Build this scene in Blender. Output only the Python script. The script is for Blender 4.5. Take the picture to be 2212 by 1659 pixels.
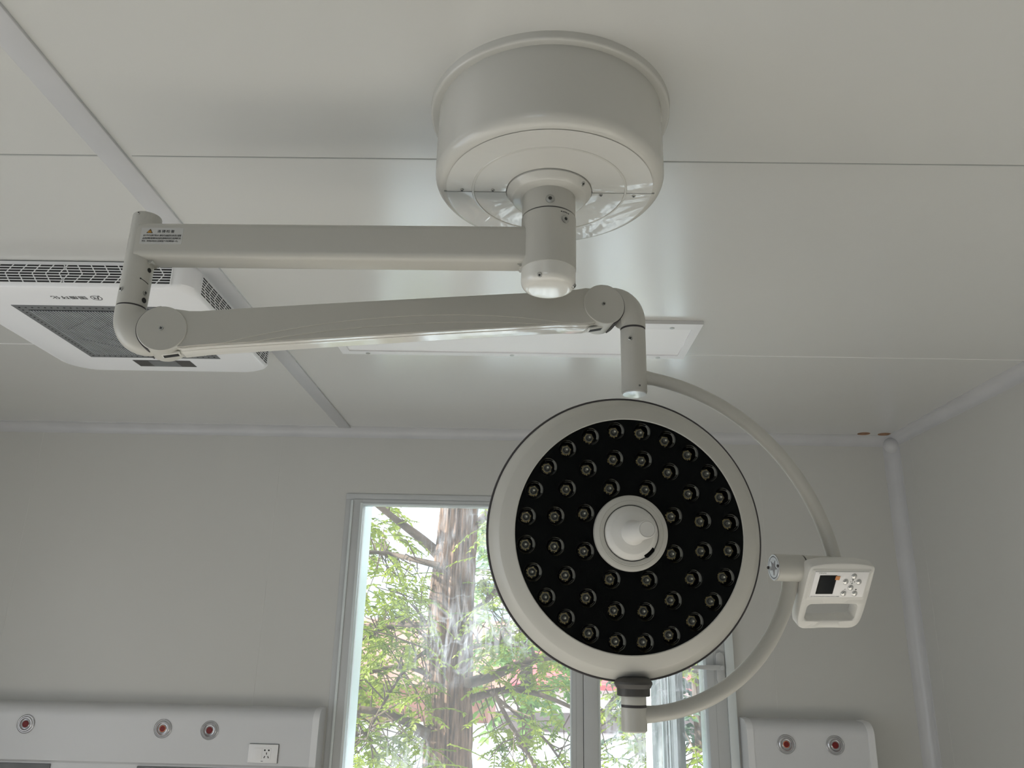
import bpy, bmesh, math, random
from mathutils import Vector, Matrix
import numpy as np

for o in list(bpy.data.objects):
    bpy.data.objects.remove(o)
S = bpy.context.scene
COL = S.collection
PI = math.pi

# ------------------------------------------------------------------ camera
F_PX, W_PX, H_PX = 1687.78, 2212, 1659
PITCH, YAW, ROLL = [math.radians(a) for a in (17.7897, 1.12196, 1.27325)]
CAM = Vector((0, 0, 1.6))
fwd = Vector((-math.sin(YAW) * math.cos(PITCH), math.cos(YAW) * math.cos(PITCH), math.sin(PITCH)))
rgt = Vector((math.cos(YAW), math.sin(YAW), 0))
up = rgt.cross(fwd)
rg2 = math.cos(ROLL) * rgt + math.sin(ROLL) * up
up2 = -math.sin(ROLL) * rgt + math.cos(ROLL) * up
cd = bpy.data.cameras.new('camera')
cd.sensor_fit = 'HORIZONTAL'
cd.sensor_width = 36
cd.lens = F_PX / W_PX * 36
cd.clip_start = 0.05
cd.clip_end = 500
cam = bpy.data.objects.new('camera', cd)
COL.objects.link(cam)
mw = Matrix.Identity(4)
for i in range(3):
    mw[i][0], mw[i][1], mw[i][2], mw[i][3] = rg2[i], up2[i], -fwd[i], CAM[i]
cam.matrix_world = mw
S.camera = cam

# ------------------------------------------------------------------ light and exposure
S.view_settings.view_transform = 'Standard'
S.view_settings.look = 'None'
S.view_settings.gamma = 1
S.view_settings.use_curve_mapping = False
S.view_settings.exposure = 0.03
S.cycles.use_denoising = True
S.cycles.max_bounces = 10
S.cycles.diffuse_bounces = 7
S.cycles.transparent_max_bounces = 16
S.cycles.sample_clamp_indirect = 6
S.cycles.caustics_reflective = False
S.cycles.caustics_refractive = False

world = bpy.data.worlds.new('sky')
S.world = world
world.use_nodes = True
wn = world.node_tree
wn.nodes.clear()
w_out = wn.nodes.new('ShaderNodeOutputWorld')
w_bg = wn.nodes.new('ShaderNodeBackground')
w_tc = wn.nodes.new('ShaderNodeTexCoord')
w_nz = wn.nodes.new('ShaderNodeTexNoise')
w_nz.inputs['Scale'].default_value = 2.2
w_nz.inputs['Detail'].default_value = 4
w_rp = wn.nodes.new('ShaderNodeValToRGB')
w_rp.color_ramp.elements[0].position = 0.38
w_rp.color_ramp.elements[0].color = (0.74, 0.86, 1.0, 1)
w_rp.color_ramp.elements[1].position = 0.6
w_rp.color_ramp.elements[1].color = (1.0, 1.0, 1.0, 1)
wn.links.new(w_tc.outputs['Generated'], w_nz.inputs['Vector'])
wn.links.new(w_nz.outputs['Fac'], w_rp.inputs['Fac'])
wn.links.new(w_rp.outputs['Color'], w_bg.inputs['Color'])
w_bg.inputs['Strength'].default_value = 2.7
wn.links.new(w_bg.outputs['Background'], w_out.inputs['Surface'])

sd = bpy.data.lights.new('sun', 'SUN')
sd.energy = 13.5
sd.angle = math.radians(1.0)
sd.color = (1.0, 0.95, 0.86)
sun = bpy.data.objects.new('sun', sd)
COL.objects.link(sun)
sun.location = (-9, 2, 4.5)
sun.rotation_euler = Vector((0.92, 0.04, -0.345)).to_track_quat('-Z', 'Y').to_euler()


def portal(name, loc, direction, sx, sy):
    d = bpy.data.lights.new(name, 'AREA')
    d.shape = 'RECTANGLE'
    d.size, d.size_y = sx, sy
    d.cycles.is_portal = True
    o = bpy.data.objects.new(name, d)
    COL.objects.link(o)
    o.location = loc
    o.rotation_euler = Vector(direction).to_track_quat('-Z', 'Z' if abs(direction[2]) < 0.5 else 'Y').to_euler()
    return o


YW = 3.525          # inner face of the back wall
XR = 1.69           # inner face of the right wall
XL, YB = -3.1, -2.6  # left wall and rear wall
HC = 2.5            # ceiling
WX0, WX1, WZ0, WZ1 = -0.784, 0.857, 0.92, 2.169     # window opening in the back wall
RWX0, RWX1, RWZ0, RWZ1 = -1.6, -0.3, 0.95, 2.0        # unseen opening added behind the camera to let daylight in
LWY0, LWY1, LWZ0, LWZ1 = 0.1, 1.75, 0.04, 2.0      # unseen opening added in the left wall for sun and daylight
portal('daylight_portal_back', ((WX0 + WX1) / 2, YW + 0.13, (WZ0 + WZ1) / 2), (0, -1, 0), WX1 - WX0, WZ1 - WZ0)
portal('daylight_portal_rear', ((RWX0 + RWX1) / 2, YB - 0.1, (RWZ0 + RWZ1) / 2), (0, 1, 0), RWX1 - RWX0, RWZ1 - RWZ0)
portal('daylight_portal_side', (XL - 0.1, (LWY0 + LWY1) / 2, (LWZ0 + LWZ1) / 2), (1, 0, 0), LWY1 - LWY0, LWZ1 - LWZ0)

# ------------------------------------------------------------------ materials
MATS = {}


def mat(name, col, rough=0.5, metal=0.0, var=0.04, nscale=8.0, bump=0.0, bscale=60.0, spec=0.5, rvar=0.0, coat=0.0,
        transl=0.0, stretch=None, col2=None):
    m = bpy.data.materials.new(name)
    m.use_nodes = True
    nt = m.node_tree
    b = nt.nodes['Principled BSDF']
    tc = nt.nodes.new('ShaderNodeTexCoord')
    mp = nt.nodes.new('ShaderNodeMapping')
    nt.links.new(tc.outputs['Object'], mp.inputs['Vector'])
    if stretch:
        mp.inputs['Scale'].default_value = stretch
    nz = nt.nodes.new('ShaderNodeTexNoise')
    nz.inputs['Scale'].default_value = nscale
    nz.inputs['Detail'].default_value = 5
    nt.links.new(mp.outputs['Vector'], nz.inputs['Vector'])
    rp = nt.nodes.new('ShaderNodeValToRGB')
    rp.color_ramp.elements[0].position = 0.3
    rp.color_ramp.elements[1].position = 0.7
    c0 = [max(0, c * (1 - var)) for c in col]
    c1 = list(col2) if col2 else [min(1, c * (1 + var)) for c in col]
    rp.color_ramp.elements[0].color = (*c0, 1)
    rp.color_ramp.elements[1].color = (*c1, 1)
    nt.links.new(nz.outputs['Fac'], rp.inputs['Fac'])
    nt.links.new(rp.outputs['Color'], b.inputs['Base Color'])
    b.inputs['Roughness'].default_value = rough
    b.inputs['Metallic'].default_value = metal
    b.inputs['Specular IOR Level'].default_value = spec
    b.inputs['Coat Weight'].default_value = coat
    b.inputs['Coat Roughness'].default_value = 0.08
    if rvar:
        mr = nt.nodes.new('ShaderNodeMapRange')
        mr.inputs['To Min'].default_value = rough - rvar
        mr.inputs['To Max'].default_value = rough + rvar
        nt.links.new(nz.outputs['Fac'], mr.inputs['Value'])
        nt.links.new(mr.outputs['Result'], b.inputs['Roughness'])
    if bump:
        n2 = nt.nodes.new('ShaderNodeTexNoise')
        n2.inputs['Scale'].default_value = bscale
        n2.inputs['Detail'].default_value = 6
        nt.links.new(mp.outputs['Vector'], n2.inputs['Vector'])
        bp = nt.nodes.new('ShaderNodeBump')
        bp.inputs['Strength'].default_value = bump
        bp.inputs['Distance'].default_value = 0.02
        nt.links.new(n2.outputs['Fac'], bp.inputs['Height'])
        nt.links.new(bp.outputs['Normal'], b.inputs['Normal'])
    if transl:
        tr = nt.nodes.new('ShaderNodeBsdfTranslucent')
        nt.links.new(rp.outputs['Color'], tr.inputs['Color'])
        mx = nt.nodes.new('ShaderNodeMixShader')
        mx.inputs['Fac'].default_value = transl
        nt.links.new(b.outputs['BSDF'], mx.inputs[1])
        nt.links.new(tr.outputs['BSDF'], mx.inputs[2])
        nt.links.new(mx.outputs['Shader'], nt.nodes['Material Output'].inputs['Surface'])
    MATS[name] = m
    return m


M_ceil = mat('ceiling_panel', (0.61, 0.608, 0.585), 0.22, var=0.012, nscale=1.5, rvar=0.03, bump=0.03, bscale=2.2, spec=0.7, coat=0.8)
M_ceil.node_tree.nodes['Principled BSDF'].inputs['Coat Roughness'].default_value = 0.2
M_seam = mat('panel_seam', (0.33, 0.34, 0.33), 0.6)
M_seaml = mat('panel_seam_light', (0.78, 0.79, 0.77), 0.5)
M_wall = mat('wall_panel', (0.555, 0.55, 0.525), 0.40, var=0.012, nscale=1.5)
M_alu = mat('coated_trim', (0.53, 0.53, 0.54), 0.33, var=0.04, nscale=6, rvar=0.06)
M_seamw = mat('wall_seam', (0.585, 0.58, 0.555), 0.5)
M_floor = mat('floor_vinyl', (0.82, 0.81, 0.785), 0.3, var=0.03, nscale=3)
M_lamp = mat('lamp_enamel', (0.51, 0.50, 0.46), 0.36, var=0.01, nscale=12, bump=0.01, bscale=300)
M_lamp2 = mat('lamp_enamel_glossy', (0.70, 0.69, 0.65), 0.12, var=0.01, nscale=10, coat=0.3)
M_canopy = mat('canopy_plastic', (0.58, 0.572, 0.535), 0.16, var=0.01, nscale=5, bump=0.012, bscale=9)
M_groove = mat('joint_rubber', (0.045, 0.04, 0.042), 0.55)
M_cap = mat('charcoal_plastic', (0.06, 0.056, 0.052), 0.5)
M_black = mat('lamp_front_black', (0.0025, 0.003, 0.003), 0.2, spec=0.12)
M_cup = mat('led_cup', (0.004, 0.0045, 0.004), 0.3)
M_rimglint = mat('led_rim_and_glint', (0.22, 0.22, 0.20), 0.25)
M_gold = mat('led_board', (0.62, 0.50, 0.24), 0.35, metal=0.5, var=0.4, nscale=300)
M_ledg = mat('led_dome', (0.42, 0.41, 0.36), 0.3)
M_ledd = mat('led_dome_dark', (0.12, 0.12, 0.10), 0.3)
M_ledc = mat('led_center', (0.95, 0.92, 0.74), 0.2)  # near-white dot stands in for the reflection at the LED centre
M_steel = mat('screw_steel', (0.42, 0.42, 0.40), 0.32, metal=0.8, var=0.1, nscale=200)
M_dark = mat('dark_recess', (0.012, 0.012, 0.012), 0.6)
M_white = mat('white_plastic', (0.76, 0.76, 0.77), 0.34, var=0.01, nscale=6)
M_panelw = mat('panel_cover', (0.66, 0.65, 0.62), 0.35, var=0.01, nscale=10)
M_face = mat('faceplate_white', (0.82, 0.81, 0.81), 0.35, var=0.01)
M_screen = mat('screen_glass', (0.006, 0.008, 0.010), 0.12, spec=0.12)
M_screenb = mat('screen_border', (0.002, 0.002, 0.002), 0.3, spec=0.12)
M_tape = mat('orange_tape', (0.60, 0.25, 0.09), 0.5, var=0.1, nscale=100)
M_button = mat('metal_button', (0.62, 0.62, 0.61), 0.22, metal=0.9, var=0.05)
M_ink = mat('black_ink', (0.012, 0.012, 0.012), 0.6)
M_inkg = mat('grey_ink', (0.10, 0.10, 0.10), 0.6)
M_paper = mat('sticker_paper', (0.56, 0.56, 0.545), 0.5, var=0.02)
M_amber = mat('warning_amber', (0.62, 0.30, 0.03), 0.5)
M_acw = mat('unit_white', (0.80, 0.80, 0.81), 0.4, var=0.01, nscale=4)
M_filt = mat('filter_grey', (0.16, 0.165, 0.17), 0.5, var=0.1, nscale=20)
M_slat = mat('filter_slat', (0.34, 0.35, 0.37), 0.4, var=0.1, nscale=20)
M_diff = mat('light_diffuser', (0.84, 0.84, 0.85), 0.45, var=0.01, nscale=3)
M_cons = mat('console_white', (0.64, 0.643, 0.655), 0.36, var=0.015, nscale=3)
M_red = mat('outlet_red', (0.17, 0.004, 0.004), 0.5, var=0.1)
M_redr = mat('outlet_orange_edge', (0.55, 0.16, 0.06), 0.4)
M_ringm = mat('outlet_ring', (0.50, 0.50, 0.51), 0.22, metal=0.6, var=0.05)
M_brown = mat('hole_core', (0.27, 0.15, 0.085), 0.8, var=0.3, nscale=60)
M_frame = mat('window_frame_grey', (0.50, 0.51, 0.51), 0.45, var=0.03, nscale=10)
M_bead = mat('window_bead', (0.66, 0.70, 0.70), 0.3, var=0.03)
M_aqua = mat('window_outer_lip', (0.66, 0.76, 0.75), 0.25, var=0.04)
M_star = mat('cap_silver', (0.72, 0.73, 0.75), 0.25, metal=0.5, var=0.1, nscale=60)
M_starg = mat('star_grey', (0.26, 0.25, 0.27), 0.4)
M_bark = mat('tree_bark', (0.05, 0.03, 0.022), 0.9, var=0.2, nscale=6.0, bump=1.0, bscale=7, stretch=(8, 8, 0.9),
             col2=(0.25, 0.155, 0.11))
M_branch = mat('branch_bark', (0.12, 0.085, 0.065), 0.9, var=0.3, nscale=12, bump=0.5, bscale=30)
M_leaf = mat('leaf_bright', (0.125, 0.21, 0.016), 0.5, var=0.35, nscale=3.5, transl=0.5, col2=(0.35, 0.41, 0.05))
M_leaf2 = mat('leaf_mid', (0.09, 0.20, 0.05), 0.5, var=0.4, nscale=3, transl=0.4, col2=(0.24, 0.40, 0.10))
M_leaf3 = mat('leaf_dark', (0.05, 0.09, 0.06), 0.5, var=0.4, nscale=3, transl=0.3, col2=(0.13, 0.20, 0.13))
M_brick = mat('brick_wall', (0.42, 0.22, 0.18), 0.85, var=0.25, nscale=6)
M_rooft = mat('red_roof', (0.50, 0.12, 0.13), 0.7, var=0.25, nscale=4, stretch=(1, 1, 6))
M_pale = mat('pale_render', (0.66, 0.64, 0.63), 0.8, var=0.1, nscale=2)
M_greyw = mat('grey_render', (0.22, 0.19, 0.19), 0.85, var=0.15, nscale=2)
M_fence = mat('fence_steel', (0.62, 0.74, 0.88), 0.4, var=0.06, nscale=1.2, col2=(0.86, 0.90, 0.95))
M_glassb = mat('far_window_glass', (0.35, 0.45, 0.55), 0.15)
M_ground = mat('yard_ground', (0.74, 0.75, 0.78), 0.9, var=0.1, nscale=0.7)


def glass_mat():
    m = bpy.data.materials.new('window_glass')
    m.use_nodes = True
    nt = m.node_tree
    nt.nodes.clear()
    out = nt.nodes.new('ShaderNodeOutputMaterial')
    tr = nt.nodes.new('ShaderNodeBsdfTransparent')
    tr.inputs['Color'].default_value = (0.93, 0.96, 0.95, 1)
    gl = nt.nodes.new('ShaderNodeBsdfGlossy')
    gl.inputs['Roughness'].default_value = 0.03
    fr = nt.nodes.new('ShaderNodeFresnel')
    fr.inputs['IOR'].default_value = 1.25
    m1 = nt.nodes.new('ShaderNodeMixShader')
    nt.links.new(fr.outputs['Fac'], m1.inputs['Fac'])
    nt.links.new(tr.outputs['BSDF'], m1.inputs[1])
    nt.links.new(gl.outputs['BSDF'], m1.inputs[2])
    # wiped smears of dust: hair-thin swirls inside a few blotches over a faint even film
    tc = nt.nodes.new('ShaderNodeTexCoord')
    nb = nt.nodes.new('ShaderNodeTexNoise')
    nb.inputs['Scale'].default_value = 1.9
    nb.inputs['Detail'].default_value = 2.0
    mb = nt.nodes.new('ShaderNodeMapping')
    mb.inputs['Location'].default_value = (0.20, 0, -0.16)
    nt.links.new(tc.outputs['Object'], mb.inputs['Vector'])
    nt.links.new(mb.outputs['Vector'], nb.inputs['Vector'])
    rb = nt.nodes.new('ShaderNodeMapRange')
    rb.inputs['From Min'].default_value = 0.47
    rb.inputs['From Max'].default_value = 0.66
    nt.links.new(nb.outputs['Fac'], rb.inputs['Value'])
    acc = None
    for rz, sx, sz, w in ((0.9, 13, 2.2, 0.05), (-1.1, 15, 2.6, 0.045), (1.5, 9, 2.2, 0.04), (0.3, 5, 4.5, 0.02)):
        mp = nt.nodes.new('ShaderNodeMapping')
        mp.inputs['Rotation'].default_value = (0, rz, 0)
        mp.inputs['Scale'].default_value = (sx, 1, sz)
        nt.links.new(tc.outputs['Object'], mp.inputs['Vector'])
        nz = nt.nodes.new('ShaderNodeTexNoise')
        nz.inputs['Scale'].default_value = 1.0
        nz.inputs['Detail'].default_value = 3
        nz.inputs['Distortion'].default_value = 0.8
        nt.links.new(mp.outputs['Vector'], nz.inputs['Vector'])
        d = nt.nodes.new('ShaderNodeMath')
        d.operation = 'SUBTRACT'
        d.inputs[1].default_value = 0.5
        nt.links.new(nz.outputs['Fac'], d.inputs[0])
        ab = nt.nodes.new('ShaderNodeMath')
        ab.operation = 'ABSOLUTE'
        nt.links.new(d.outputs['Value'], ab.inputs[0])
        r1 = nt.nodes.new('ShaderNodeMapRange')
        r1.inputs['From Min'].default_value = w
        r1.inputs['From Max'].default_value = 0.0
        nt.links.new(ab.outputs['Value'], r1.inputs['Value'])
        if acc is None:
            acc = r1.outputs['Result']
        else:
            ad = nt.nodes.new('ShaderNodeMath')
            ad.operation = 'ADD'
            nt.links.new(acc, ad.inputs[0])
            nt.links.new(r1.outputs['Result'], ad.inputs[1])
            acc = ad.outputs['Value']
    mu = nt.nodes.new('ShaderNodeMath')
    mu.operation = 'MULTIPLY'
    nt.links.new(rb.outputs['Result'], mu.inputs[0])
    nt.links.new(acc, mu.inputs[1])
    sc = nt.nodes.new('ShaderNodeMath')
    sc.operation = 'MULTIPLY_ADD'
    sc.inputs[1].default_value = 0.17
    sc.inputs[2].default_value = 0.055
    nt.links.new(mu.outputs['Value'], sc.inputs[0])
    tl = nt.nodes.new('ShaderNodeBsdfTranslucent')
    tl.inputs['Color'].default_value = (0.95, 0.95, 0.97, 1)
    m2 = nt.nodes.new('ShaderNodeMixShader')
    nt.links.new(sc.outputs['Value'], m2.inputs['Fac'])
    nt.links.new(m1.outputs['Shader'], m2.inputs[1])
    nt.links.new(tl.outputs['BSDF'], m2.inputs[2])
    nt.links.new(m2.outputs['Shader'], out.inputs['Surface'])
    return m


M_glass = glass_mat()

def film_mat():
    m = mat('clear_film', (0.62, 0.612, 0.58), 0.3, var=0.01, nscale=5, coat=1.0)
    nt = m.node_tree
    b = nt.nodes['Principled BSDF']
    b.inputs['Coat Roughness'].default_value = 0.05
    tc = nt.nodes.new('ShaderNodeTexCoord')
    nz = nt.nodes.new('ShaderNodeTexNoise')
    nz.inputs['Scale'].default_value = 9
    nz.inputs['Detail'].default_value = 2
    nz.inputs['Distortion'].default_value = 1.5
    nt.links.new(tc.outputs['Object'], nz.inputs['Vector'])
    bp = nt.nodes.new('ShaderNodeBump')
    bp.inputs['Strength'].default_value = 0.10
    bp.inputs['Distance'].default_value = 0.02
    nt.links.new(nz.outputs['Fac'], bp.inputs['Height'])
    nt.links.new(bp.outputs['Normal'], b.inputs['Coat Normal'])
    return m


M_film = film_mat()

# ------------------------------------------------------------------ mesh helpers
def at(px, py, Y):
    """point at depth Y seen at photo pixel (px, py); used to lay out the yard"""
    d = rg2 * ((px - W_PX / 2) / F_PX) + up2 * (-(py - H_PX / 2) / F_PX) + fwd
    return CAM + d * (Y / d.y)


def obj(name, bm, mats, parent=None, smooth=30, recalc=True):
    me = bpy.data.meshes.new(name)
    if recalc:
        bmesh.ops.recalc_face_normals(bm, faces=bm.faces)
    bm.to_mesh(me)
    bm.free()
    for m in (mats if isinstance(mats, (list, tuple)) else [mats]):
        me.materials.append(m)
    if smooth:
        me.shade_smooth()
        me.set_sharp_from_angle(angle=math.radians(smooth))
    o = bpy.data.objects.new(name, me)
    COL.objects.link(o)
    if parent is not None:
        o.parent = parent
    return o


def thing(name, label, cat, loc=(0, 0, 0), group=None):
    o = bpy.data.objects.new(name, None)
    o.empty_display_size = 0.05
    COL.objects.link(o)
    o.location = loc
    o['label'] = label
    o['category'] = cat
    if group:
        o['group'] = group
    return o


def tag(o, label, cat, group=None):
    o['label'] = label
    o['category'] = cat
    if group:
        o['group'] = group
    return o


def struct(name, bm, mats, parent=None, smooth=30):
    o = obj(name, bm, mats, parent, smooth)
    if parent is None:
        o['kind'] = 'structure'
    return o


def local(o, loc):
    """move a part so that the coordinates of its mesh, given in world space, stay put under a moved root"""
    o.location = (-loc[0], -loc[1], -loc[2])
    return o


def box(bm, x0, x1, y0, y1, z0, z1, bev=0.0, mi=0, seg=2, mtx=None):
    vs = [bm.verts.new((x, y, z)) for x in (x0, x1) for y in (y0, y1) for z in (z0, z1)]
    idx = [(0, 1, 3, 2), (4, 6, 7, 5), (0, 4, 5, 1), (2, 3, 7, 6), (0, 2, 6, 4), (1, 5, 7, 3)]
    fs = [bm.faces.new([vs[i] for i in f]) for f in idx]
    for f in fs:
        f.material_index = mi
    if bev:
        es = list({e for f in fs for e in f.edges})
        r = bmesh.ops.bevel(bm, geom=es, offset=bev, segments=seg, profile=0.5, affect='EDGES')
        for f in r['faces']:
            f.material_index = mi
        vs = list({v for f in r['faces'] for v in f.verts} | {v for v in vs if v.is_valid})
    if mtx is not None:
        for v in vs:
            if v.is_valid:
                v.co = mtx @ v.co
    return vs


def ring_faces(bm, A, B, mi=0, closed=True):
    n = len(A)
    for i in range(n if closed else n - 1):
        j = (i + 1) % n
        f = bm.faces.new((A[i], A[j], B[j], B[i]))
        f.material_index = mi


def lathe(bm, prof, seg=48, mtx=None, mi=0, cap0=True, cap1=True, mis=None):
    """prof: list of (radius, z); turned about local z"""
    rings = []
    for r, z in prof:
        ring = []
        if r < 1e-6:
            v = bm.verts.new((0, 0, z))
            ring = [v]
        else:
            for k in range(seg):
                a = 2 * PI * k / seg
                ring.append(bm.verts.new((r * math.cos(a), r * math.sin(a), z)))
        rings.append(ring)
    for k in range(len(rings) - 1):
        A, B = rings[k], rings[k + 1]
        m_ = mis[k] if mis else mi
        if len(A) == 1 and len(B) == 1:
            continue
        if len(A) == 1:
            for i in range(seg):
                bm.faces.new((A[0], B[(i + 1) % seg], B[i])).material_index = m_
        elif len(B) == 1:
            for i in range(seg):
                bm.faces.new((A[i], A[(i + 1) % seg], B[0])).material_index = m_
        else:
            ring_faces(bm, A, B, m_)
    if cap0 and len(rings[0]) > 1:
        bm.faces.new(rings[0]).material_index = mis[0] if mis else mi
    if cap1 and len(rings[-1]) > 1:
        bm.faces.new(rings[-1]).material_index = mis[-1] if mis else mi
    if mtx is not None:
        for R in rings:
            for v in R:
                v.co = mtx @ v.co
    return rings


def sweep(bm, pts, rads, seg=24, side=None, mi=0, caps=True, flat=1.0):
    """tube along pts with radius rads; flat scales the second axis"""
    P = [Vector(p) for p in pts]
    rings = []
    ref = Vector(side) if side else None
    for i, p in enumerate(P):
        t = (P[min(i + 1, len(P) - 1)] - P[max(i - 1, 0)]).normalized()
        if ref is None:
            ref = Vector((0, 0, 1)) if abs(t.z) < 0.9 else Vector((1, 0, 0))
        a = (ref - t * ref.dot(t)).normalized()
        b = t.cross(a)
        if not side:
            ref = a
        r = rads[i] if isinstance(rads, (list, tuple)) else rads
        rings.append([bm.verts.new(p + a * (r * math.cos(2 * PI * k / seg)) + b * (r * flat * math.sin(2 * PI * k / seg)))
                      for k in range(seg)])
    for A, B in zip(rings, rings[1:]):
        ring_faces(bm, A, B, mi)
    if caps:
        bm.faces.new(rings[0]).material_index = mi
        bm.faces.new(rings[-1]).material_index = mi
    return rings


def prism(bm, poly, d0, d1, mtx=None, bev=0.0, mi=0, seg=2):
    """polygon (x, y) extruded from z=d0 to z=d1, then moved by mtx"""
    lo = [bm.verts.new((x, y, d0)) for x, y in poly]
    hi = [bm.verts.new((x, y, d1)) for x, y in poly]
    f0 = bm.faces.new(lo[::-1])
    f1 = bm.faces.new(hi)
    f0.material_index = f1.material_index = mi
    ring_faces(bm, lo, hi, mi)
    vs = lo + hi
    if bev:
        es = list(f0.edges) + list(f1.edges)
        r = bmesh.ops.bevel(bm, geom=es, offset=bev, segments=seg, profile=0.5, affect='EDGES')
        for f in r['faces']:
            f.material_index = mi
        vs = list({v for f in r['faces'] for v in f.verts} | {v for v in vs if v.is_valid})
    if mtx is not None:
        for v in vs:
            if v.is_valid:
                v.co = mtx @ v.co
    return vs


def rrect(x0, x1, y0, y1, r, n=6):
    out = []
    for cx, cy, a0 in ((x1 - r, y1 - r, 0), (x0 + r, y1 - r, 90), (x0 + r, y0 + r, 180), (x1 - r, y0 + r, 270)):
        for k in range(n + 1):
            a = math.radians(a0 + 90 * k / n)
            out.append((cx + r * math.cos(a), cy + r * math.sin(a)))
    return out


def circ(cx, cy, r, n=32, a0=0, a1=360):
    return [(cx + r * math.cos(math.radians(a0 + (a1 - a0) * k / n)), cy + r * math.sin(math.radians(a0 + (a1 - a0) * k / n)))
            for k in range(n)]


def basis(o, x, y, z):
    m = Matrix.Identity(4)
    for i in range(3):
        m[i][0], m[i][1], m[i][2], m[i][3] = x[i], y[i], z[i], o[i]
    return m


def filled(outer, holes, d0, d1):
    """flat plate with holes, as a bmesh (curve fill)"""
    cu = bpy.data.curves.new('tmp', 'CURVE')
    cu.dimensions = '2D'
    cu.fill_mode = 'BOTH'
    cu.extrude = abs(d1 - d0) / 2
    for poly in [outer] + holes:
        sp = cu.splines.new('POLY')
        sp.points.add(len(poly) - 1)
        for p, (x, y) in zip(sp.points, poly):
            p.co = (x, y, 0, 1)
        sp.use_cyclic_u = True
    o = bpy.data.objects.new('tmp', cu)
    COL.objects.link(o)
    dg = bpy.context.evaluated_depsgraph_get()
    dg.update()
    me = bpy.data.meshes.new_from_object(o.evaluated_get(dg), depsgraph=dg)
    bm = bmesh.new()
    bm.from_mesh(me)
    bmesh.ops.translate(bm, verts=bm.verts, vec=(0, 0, (d0 + d1) / 2))
    bpy.data.objects.remove(o)
    bpy.data.meshes.remove(me)
    bpy.data.curves.remove(cu)
    return bm


def text_bm(txt, width, mtx, bold=0.0, height=None, spacing=1.0):
    """lettering laid flat in local xy, left edge at x=0, baseline at y=0, scaled to the given width"""
    cu = bpy.data.curves.new('tmp', 'FONT')
    cu.body = txt
    cu.size = 1.0
    cu.offset = bold
    cu.resolution_u = 3
    cu.space_character = spacing
    o = bpy.data.objects.new('tmp', cu)
    COL.objects.link(o)
    dg = bpy.context.evaluated_depsgraph_get()
    dg.update()
    me = bpy.data.meshes.new_from_object(o.evaluated_get(dg), depsgraph=dg)
    bm = bmesh.new()
    bm.from_mesh(me)
    bpy.data.objects.remove(o)
    bpy.data.meshes.remove(me)
    bpy.data.curves.remove(cu)
    if bm.verts:
        xs = [v.co.x for v in bm.verts]
        ys = [v.co.y for v in bm.verts]
        sx = width / (max(xs) - min(xs))
        sy = height / (max(ys) - min(ys)) if height else sx
        x0, y0 = min(xs), min(ys)
        for v in bm.verts:
            v.co = mtx @ Vector(((v.co.x - x0) * sx, (v.co.y - y0) * sy, 0.0))
    return bm


def add_bm(dst, src):
    me = bpy.data.meshes.new('tmp')
    src.to_mesh(me)
    src.free()
    dst.from_mesh(me)
    bpy.data.meshes.remove(me)


def dup(o, parent=None):
    c = o.copy()
    COL.objects.link(c)
    if parent is not None:
        c.parent = parent
    for ch in [x for x in bpy.data.objects if x.parent == o]:
        dup(ch, c)
    return c


# ------------------------------------------------------------------ the room
T = 0.08
bm = bmesh.new()
box(bm, XL - T, XR + T, YB - T, YW + T, HC, HC + 0.1)
# panel joints pressed into the ceiling sheets
box(bm, -0.80, XR, 1.3435, 1.3465, HC - 0.0006, HC + 0.001, mi=1)
box(bm, 0.54, XR, 2.4545, 2.4570, HC - 0.0006, HC + 0.001, mi=2)
box(bm, XL, -0.87, 1.343, 1.347, HC - 0.0006, HC + 0.001, mi=1)
box(bm, XL, -0.87, 2.4465, 2.4505, HC - 0.0006, HC + 0.001, mi=2)
struct('ceiling', bm, [M_ceil, M_seam, M_seaml], smooth=0)

bm = bmesh.new()
box(bm, XL - T, XR + T, YB - T, YW + T, -0.1, 0)
struct('floor', bm, M_floor, smooth=0)

bm = bmesh.new()
box(bm, XL - T, WX0, YW, YW + T, 0, HC)
box(bm, WX1, XR + T, YW, YW + T, 0, HC)
box(bm, WX0, WX1, YW, YW + T, WZ1, HC)
box(bm, WX0, WX1, YW, YW + T, 0, WZ0)
for x in (1.0675, -1.131, -2.256):
    box(bm, x - 0.0016, x + 0.0016, YW - 0.0008, YW + 0.001, 0, HC - 0.03, mi=1)
struct('wall_back', bm, [M_wall, M_seamw], smooth=0)

bm = bmesh.new()
box(bm, XR, XR + T, YB - T, YW, 0, HC)
for y in (3.372, 2.2, 1.03):
    box(bm, XR - 0.0008, XR + 0.001, y - 0.0016, y + 0.0016, 0, HC - 0.03, mi=1)
struct('wall_right', bm, [M_wall, M_seamw], smooth=0)

bm = bmesh.new()
box(bm, XL - T, XL, YB - T, LWY0, 0, HC)
box(bm, XL - T, XL, LWY1, YW, 0, HC)
box(bm, XL - T, XL, LWY0, LWY1, 0, LWZ0)
box(bm, XL - T, XL, LWY0, LWY1, LWZ1, HC)
struct('wall_left', bm, M_wall, smooth=0)

bm = bmesh.new()
box(bm, XL, RWX0, YB - T, YB, 0, HC)
box(bm, RWX1, XR, YB - T, YB, 0, HC)
box(bm, RWX0, RWX1, YB - T, YB, 0, RWZ0)
box(bm, RWX0, RWX1, YB - T, YB, RWZ1, HC)
struct('wall_rear', bm, M_wall, smooth=0)


def cove_profile(r=0.042, n=8):
    # concave quarter round in (a, b): a = distance from the wall, b = distance below the ceiling
    pts = [(0, 0), (r + 0.002, 0)]
    for k in range(n + 1):
        a = math.radians(90 * k / n)
        pts.append((r - r * math.sin(a) + 0.0015, r - r * math.cos(a) + 0.0015))
    pts.append((0, r + 0.002))
    return pts


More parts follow.
